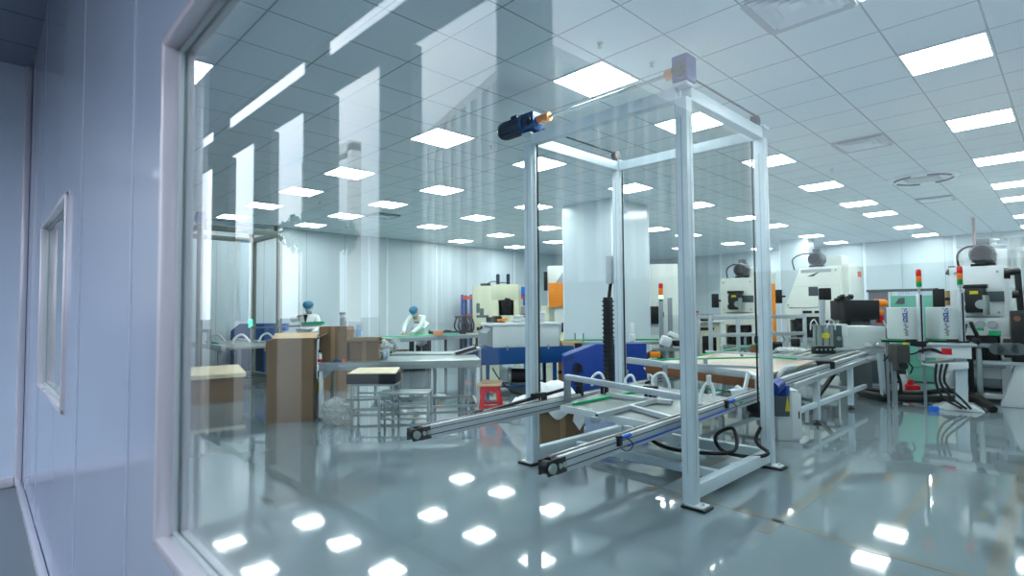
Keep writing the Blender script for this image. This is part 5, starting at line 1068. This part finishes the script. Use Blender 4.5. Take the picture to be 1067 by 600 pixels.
# ================================================================== PEOPLE
def skin_mesh(name, nodes, edges, root, m_, parent, levels=1, extra=None):
    names = list(nodes); me = bpy.data.meshes.new(name)
    me.from_pydata([nodes[k][0] for k in names], [(names.index(a), names.index(b)) for a, b in edges], [])
    me.materials.append(m_); o = bpy.data.objects.new(name, me); C.objects.link(o)
    sk = o.modifiers.new('skin', 'SKIN'); sk.use_smooth_shade = True; sk.branch_smoothing = .4
    lay = me.skin_vertices[0].data if me.skin_vertices else None
    for i, k in enumerate(names):
        r = nodes[k][1]; lay[i].radius = (r, r) if isinstance(r, float) else r; lay[i].use_root = (k == root)
    sb = o.modifiers.new('smooth', 'SUBSURF'); sb.levels = levels; sb.render_levels = levels
    if parent is not None: o.parent = parent.o
    return o
def person(label, loc, rz, J, lean=0.):
    """J: joint positions, local frame: y = facing direction, x = right hand side, z up"""
    t = T('person', label, 'person', loc, rz); V_ = Vector
    nd, ed = {}, []
    def add(k, p, r, par=None):
        nd[k] = (V_(p), r)
        if par: ed.append((par, k))
    add('pelvis', J['pelvis'], (.15, .11)); add('waist', J['waist'], (.135, .10), 'pelvis'); add('chest', J['chest'], (.155, .115), 'waist'); add('collar', J['collar'], (.10, .08), 'chest'); add('neck', J['neck'], .052, 'collar')
    hd = V_(J['head']); up = (hd-V_(J['neck'])).normalized(); fw = V_(J.get('face', (0, 1, 0))).normalized()
    add('jaw', hd-up*.055+fw*.012, .066, 'neck'); add('skull', hd+up*.02, .085, 'jaw'); add('crown', hd+up*.075, .062, 'skull'); add('nose', hd-up*.02+fw*.105, .012, 'jaw')
    for s, n in ((-1, 'l'), (1, 'r')):
        add('sh'+n, J['sh'+n], .058, 'collar'); add('el'+n, J['el'+n], .042, 'sh'+n); add('wr'+n, J['wr'+n], .027, 'el'+n)
        d = (V_(J['wr'+n])-V_(J['el'+n])).normalized(); sd = d.cross(V_((0, 0, 1))); sd = sd.normalized() if sd.length > .1 else V_((1, 0, 0)); dn = sd.cross(d).normalized()
        if dn.z > 0: dn = -dn
        pa = V_(J['wr'+n])+d*.05; add('pa'+n, pa, (.036, .018), 'wr'+n)
        for k, (off, ln) in enumerate(((-.030, .062), (-.010, .075), (.012, .07), (.031, .055))):
            b = pa+d*.035+sd*off; add('fa%d%s' % (k, n), b, .0095, 'pa'+n); add('fb%d%s' % (k, n), b+d*ln*.5+dn*.008, .009, 'fa%d%s' % (k, n)); add('fc%d%s' % (k, n), b+d*ln*.85+dn*ln*.4, .0075, 'fb%d%s' % (k, n))
        add('th1'+n, pa-d*.02-sd*.045*s*-1+dn*.01, .011, 'pa'+n); add('th2'+n, pa+d*.02+sd*.062*s+dn*.025, .009, 'th1'+n)
        add('hip'+n, V_(J['pelvis'])+V_((s*.09, 0, -.05)), .095, 'pelvis'); add('kn'+n, J['kn'+n], .062, 'hip'+n); add('an'+n, J['an'+n], .043, 'kn'+n); add('toe'+n, V_(J['an'+n])+V_((0, .14, -.045)), .035, 'an'+n)
    skin_mesh('body', nd, ed, 'pelvis', M_skin, t)
    # coat: slightly wider, ends at cuffs and below the knee
    nc, ec = {}, []
    def addc(k, p, r, par=None):
        nc[k] = (V_(p), r)
        if par: ec.append((par, k))
    pv = V_(J['pelvis']); hem = V_(J.get('hem', (pv.x, pv.y+.02, .48)))
    addc('pelvis', pv, (.22, .18)); addc('waist', J['waist'], (.21, .17), 'pelvis'); addc('chest', J['chest'], (.22, .18), 'waist'); addc('collar', V_(J['collar']), (.13, .10), 'chest'); addc('nk', V_(J['collar'])*.45+V_(J['neck'])*.55, .07, 'collar')
    addc('skirt', pv*.5+hem*.5, (.20, .17), 'pelvis'); addc('hem', hem, (.22, .19), 'skirt')
    for n in 'lr': addc('sh'+n, J['sh'+n], .09, 'collar'); addc('el'+n, J['el'+n], .078, 'sh'+n); addc('wr'+n, V_(J['wr'+n])*1.02+V_(J['el'+n])*-.02, .052, 'el'+n)
    coat = skin_mesh('coat', nc, ec, 'pelvis', M_coat, t)
    tr = {}; et = []
    for s, n in ((-1, 'l'), (1, 'r')):
        tr['h'+n] = (pv+V_((s*.09, 0, -.06)), .11); tr['k'+n] = (V_(J['kn'+n]), .08); tr['a'+n] = (V_(J['an'+n])+V_((0, 0, .03)), .062); et += [('h'+n, 'k'+n), ('k'+n, 'a'+n)]
    tr['p'] = (pv, .13); et += [('p', 'hl'), ('p', 'hr')]
    skin_mesh('trousers', tr, et, 'p', M_trous, t)
    for s, n in ((-1, 'l'), (1, 'r')):
        a = V_(J['an'+n]); t.l().ball((a.x, a.y+.06, .045), .06, (.8, 2.1, .75), 14).to('shoe', M_white, t)
    # cap, mask, eyes, ears
    R3 = Matrix((fw.cross(up).normalized(), fw, up)).transposed().to_4x4(); X = Matrix.Translation(hd) @ R3
    def hpart(nm, m_, f):
        m = t.l(); f(m); m.bm.transform(X); return m.to(nm, m_, t)
    def capf(m):
        m.lathe([(.088, .018), (.104, .022), (.116, .05), (.118, .085), (.10, .125), (.06, .15), (.012, .158)], (0, -.012, 0), 22)
        m.lathe([(.092, .012), (.1, .02), (.092, .03)], (0, -.012, 0), 22)
    hpart('bouffant_cap', M_cap, capf)
    def maskf(m):
        m.ball((0, .045, -.045), .066, (1.0, .98, .78), 16); m.ball((0, .10, -.028), .018, (1.2, .9, 1), 10)
    mk = hpart('face_mask', M_mask, maskf)
    def strapf(m):
        for s in (-1, 1): m.bar((s*.06, .05, -.02), (s*.086, -.005, .0), .003, .008, 0)
    m = t.l(); strapf(m); m.bm.transform(X); m.to('mask_strap', M_white, mk)
    def eyesf(m):
        for s in (-1, 1): m.ball((s*.032, .082, .0), .011, (1.3, .7, .8), 10)
    hpart('eyes', M_dark, eyesf)
    def earsf(m):
        for s in (-1, 1): m.ball((s*.088, -.005, -.012), .025, (.4, .7, 1.1), 10)
    hpart('ears', M_skin, earsf)
    return t, coat
# the worker standing behind the cartons, one hand raised to the collar, facing the bench
J = dict(pelvis=(0, 0, .92), waist=(0, .01, 1.06), chest=(0, .02, 1.26), collar=(0, .02, 1.41), neck=(0, .03, 1.47), head=(.01, .06, 1.575), face=(.45, .85, -.25),
         shl=(-.19, .02, 1.37), ell=(-.40, .06, 1.30), wrl=(-.20, .14, 1.38), shr=(.19, .02, 1.37), elr=(.24, .03, 1.10), wrr=(.20, .24, 1.02),
         knl=(-.09, .02, .50), anl=(-.10, 0, .085), knr=(.09, .02, .50), anr=(.10, -.01, .085), hem=(0, .02, .50))
wp = ground(322, 12.6)
t, coat = person('person in white coat and blue cap standing behind the cartons, hand at the collar', wp, CAMYAW+PI-.1, {k: (-v[0], v[1], v[2]) if k not in ('face',) else (-v[0], v[1], v[2]) for k, v in J.items()})
t.l().prism([(-.05, .17, 1.42), (.05, .17, 1.42), (.0, .185, 1.22)], (0, -.02, 0)).to('dark_shirt_front', M_shirt, t, True)
# the worker leaning over the packing table with both hands on it
J = dict(pelvis=(0, -.14, .93), waist=(0, -.08, 1.06), chest=(.02, .04, 1.23), collar=(.03, .13, 1.34), neck=(.03, .18, 1.38), head=(.03, .25, 1.455), face=(.10, .72, -.62),
         shl=(-.16, .10, 1.32), ell=(-.16, .22, 1.08), wrl=(-.02, .46, .92), shr=(.22, .10, 1.32), elr=(.30, .26, 1.10), wrr=(.20, .50, .92),
         knl=(-.09, -.08, .50), anl=(-.10, -.12, .085), knr=(.09, -.08, .50), anr=(.10, -.12, .085), hem=(0, -.12, .50))
wp = ground(437.5, 14.75)
person('person in a white coat, blue cap and mask leaning over the packing table', wp, CAMYAW+PI-.35, {k: (v[0], v[1], v[2]) for k, v in J.items()})

GROUPS = dict(signal_tower='three-lamp signal towers', drum_feeder='drums of the right working cell', extraction_duct='white extraction ducts on the right', stamping_press='stamping presses along the back',
              guard_post='orange guard posts by the blue table', steel_stool='low steel stools by the bench', cardboard_box='brown cardboard cartons', glass_lift='four-post lifts of the hall', storage_bin='bins on the rack',
              storage_crate='crates under the packing table', parts_bin='small bins on the packing table', ceiling_sprinkler='sprinkler heads in the ceiling', tree='trees outside', service_unit='small machine units before the presses', plastic_sheet='white plastic sheets by the lift')
for o in list(C.objects):
    k = o.name.split('.')[0]
    if o.parent is None and k in GROUPS and 'group' not in o.keys(): o['group'] = GROUPS[k]

# ================================================================== camera, sky, look
cam = bpy.data.cameras.new('camera'); co = bpy.data.objects.new('camera', cam); C.objects.link(co)
cam.sensor_fit = 'HORIZONTAL'; cam.sensor_width = 36.0; cam.lens = F/1067*36; cam.clip_start = .02; cam.clip_end = 500
cam.shift_y = (PCY-300)/1067
co.matrix_world = Matrix.Translation(CAM) @ Matrix((RT, UP, -FW)).transposed().to_4x4()
cam.dof.use_dof = True; cam.dof.focus_distance = 6.0; cam.dof.aperture_fstop = 2.4
bpy.context.scene.camera = co
w = bpy.data.worlds.new('sky'); bpy.context.scene.world = w; w.use_nodes = True; nt = w.node_tree
bg = nt.nodes['Background']; tc = nt.nodes.new('ShaderNodeTexCoord'); nz = nt.nodes.new('ShaderNodeTexNoise')
nz.inputs['Scale'].default_value = 2.2; nz.inputs['Detail'].default_value = 5
mp = nt.nodes.new('ShaderNodeMapping'); mp.inputs['Scale'].default_value = (1, 1, 3); nt.links.new(tc.outputs['Generated'], mp.inputs[0]); nt.links.new(mp.outputs[0], nz.inputs['Vector'])
cr = nt.nodes.new('ShaderNodeValToRGB'); cr.color_ramp.elements[0].position = .35; cr.color_ramp.elements[1].position = .68
cr.color_ramp.elements[0].color = lin((.78, .84, .92))+(1,); cr.color_ramp.elements[1].color = lin((.94, .96, .98))+(1,)
nt.links.new(nz.outputs['Fac'], cr.inputs[0]); nt.links.new(cr.outputs[0], bg.inputs['Color'])
sx = nt.nodes.new('ShaderNodeSeparateXYZ'); nt.links.new(tc.outputs['Generated'], sx.inputs[0])          # overcast sky: brightest overhead
nt.links.new(math_node(nt, 'MULTIPLY_ADD', math_node(nt, 'MAXIMUM', sx.outputs['Z'], 0.0), 5.0, 2.35), bg.inputs['Strength'])
sc = bpy.context.scene
sc.view_settings.view_transform = 'Standard'; sc.view_settings.look = 'None'; sc.view_settings.gamma = 1; sc.view_settings.use_curve_mapping = False
sc.view_settings.exposure = 0.0
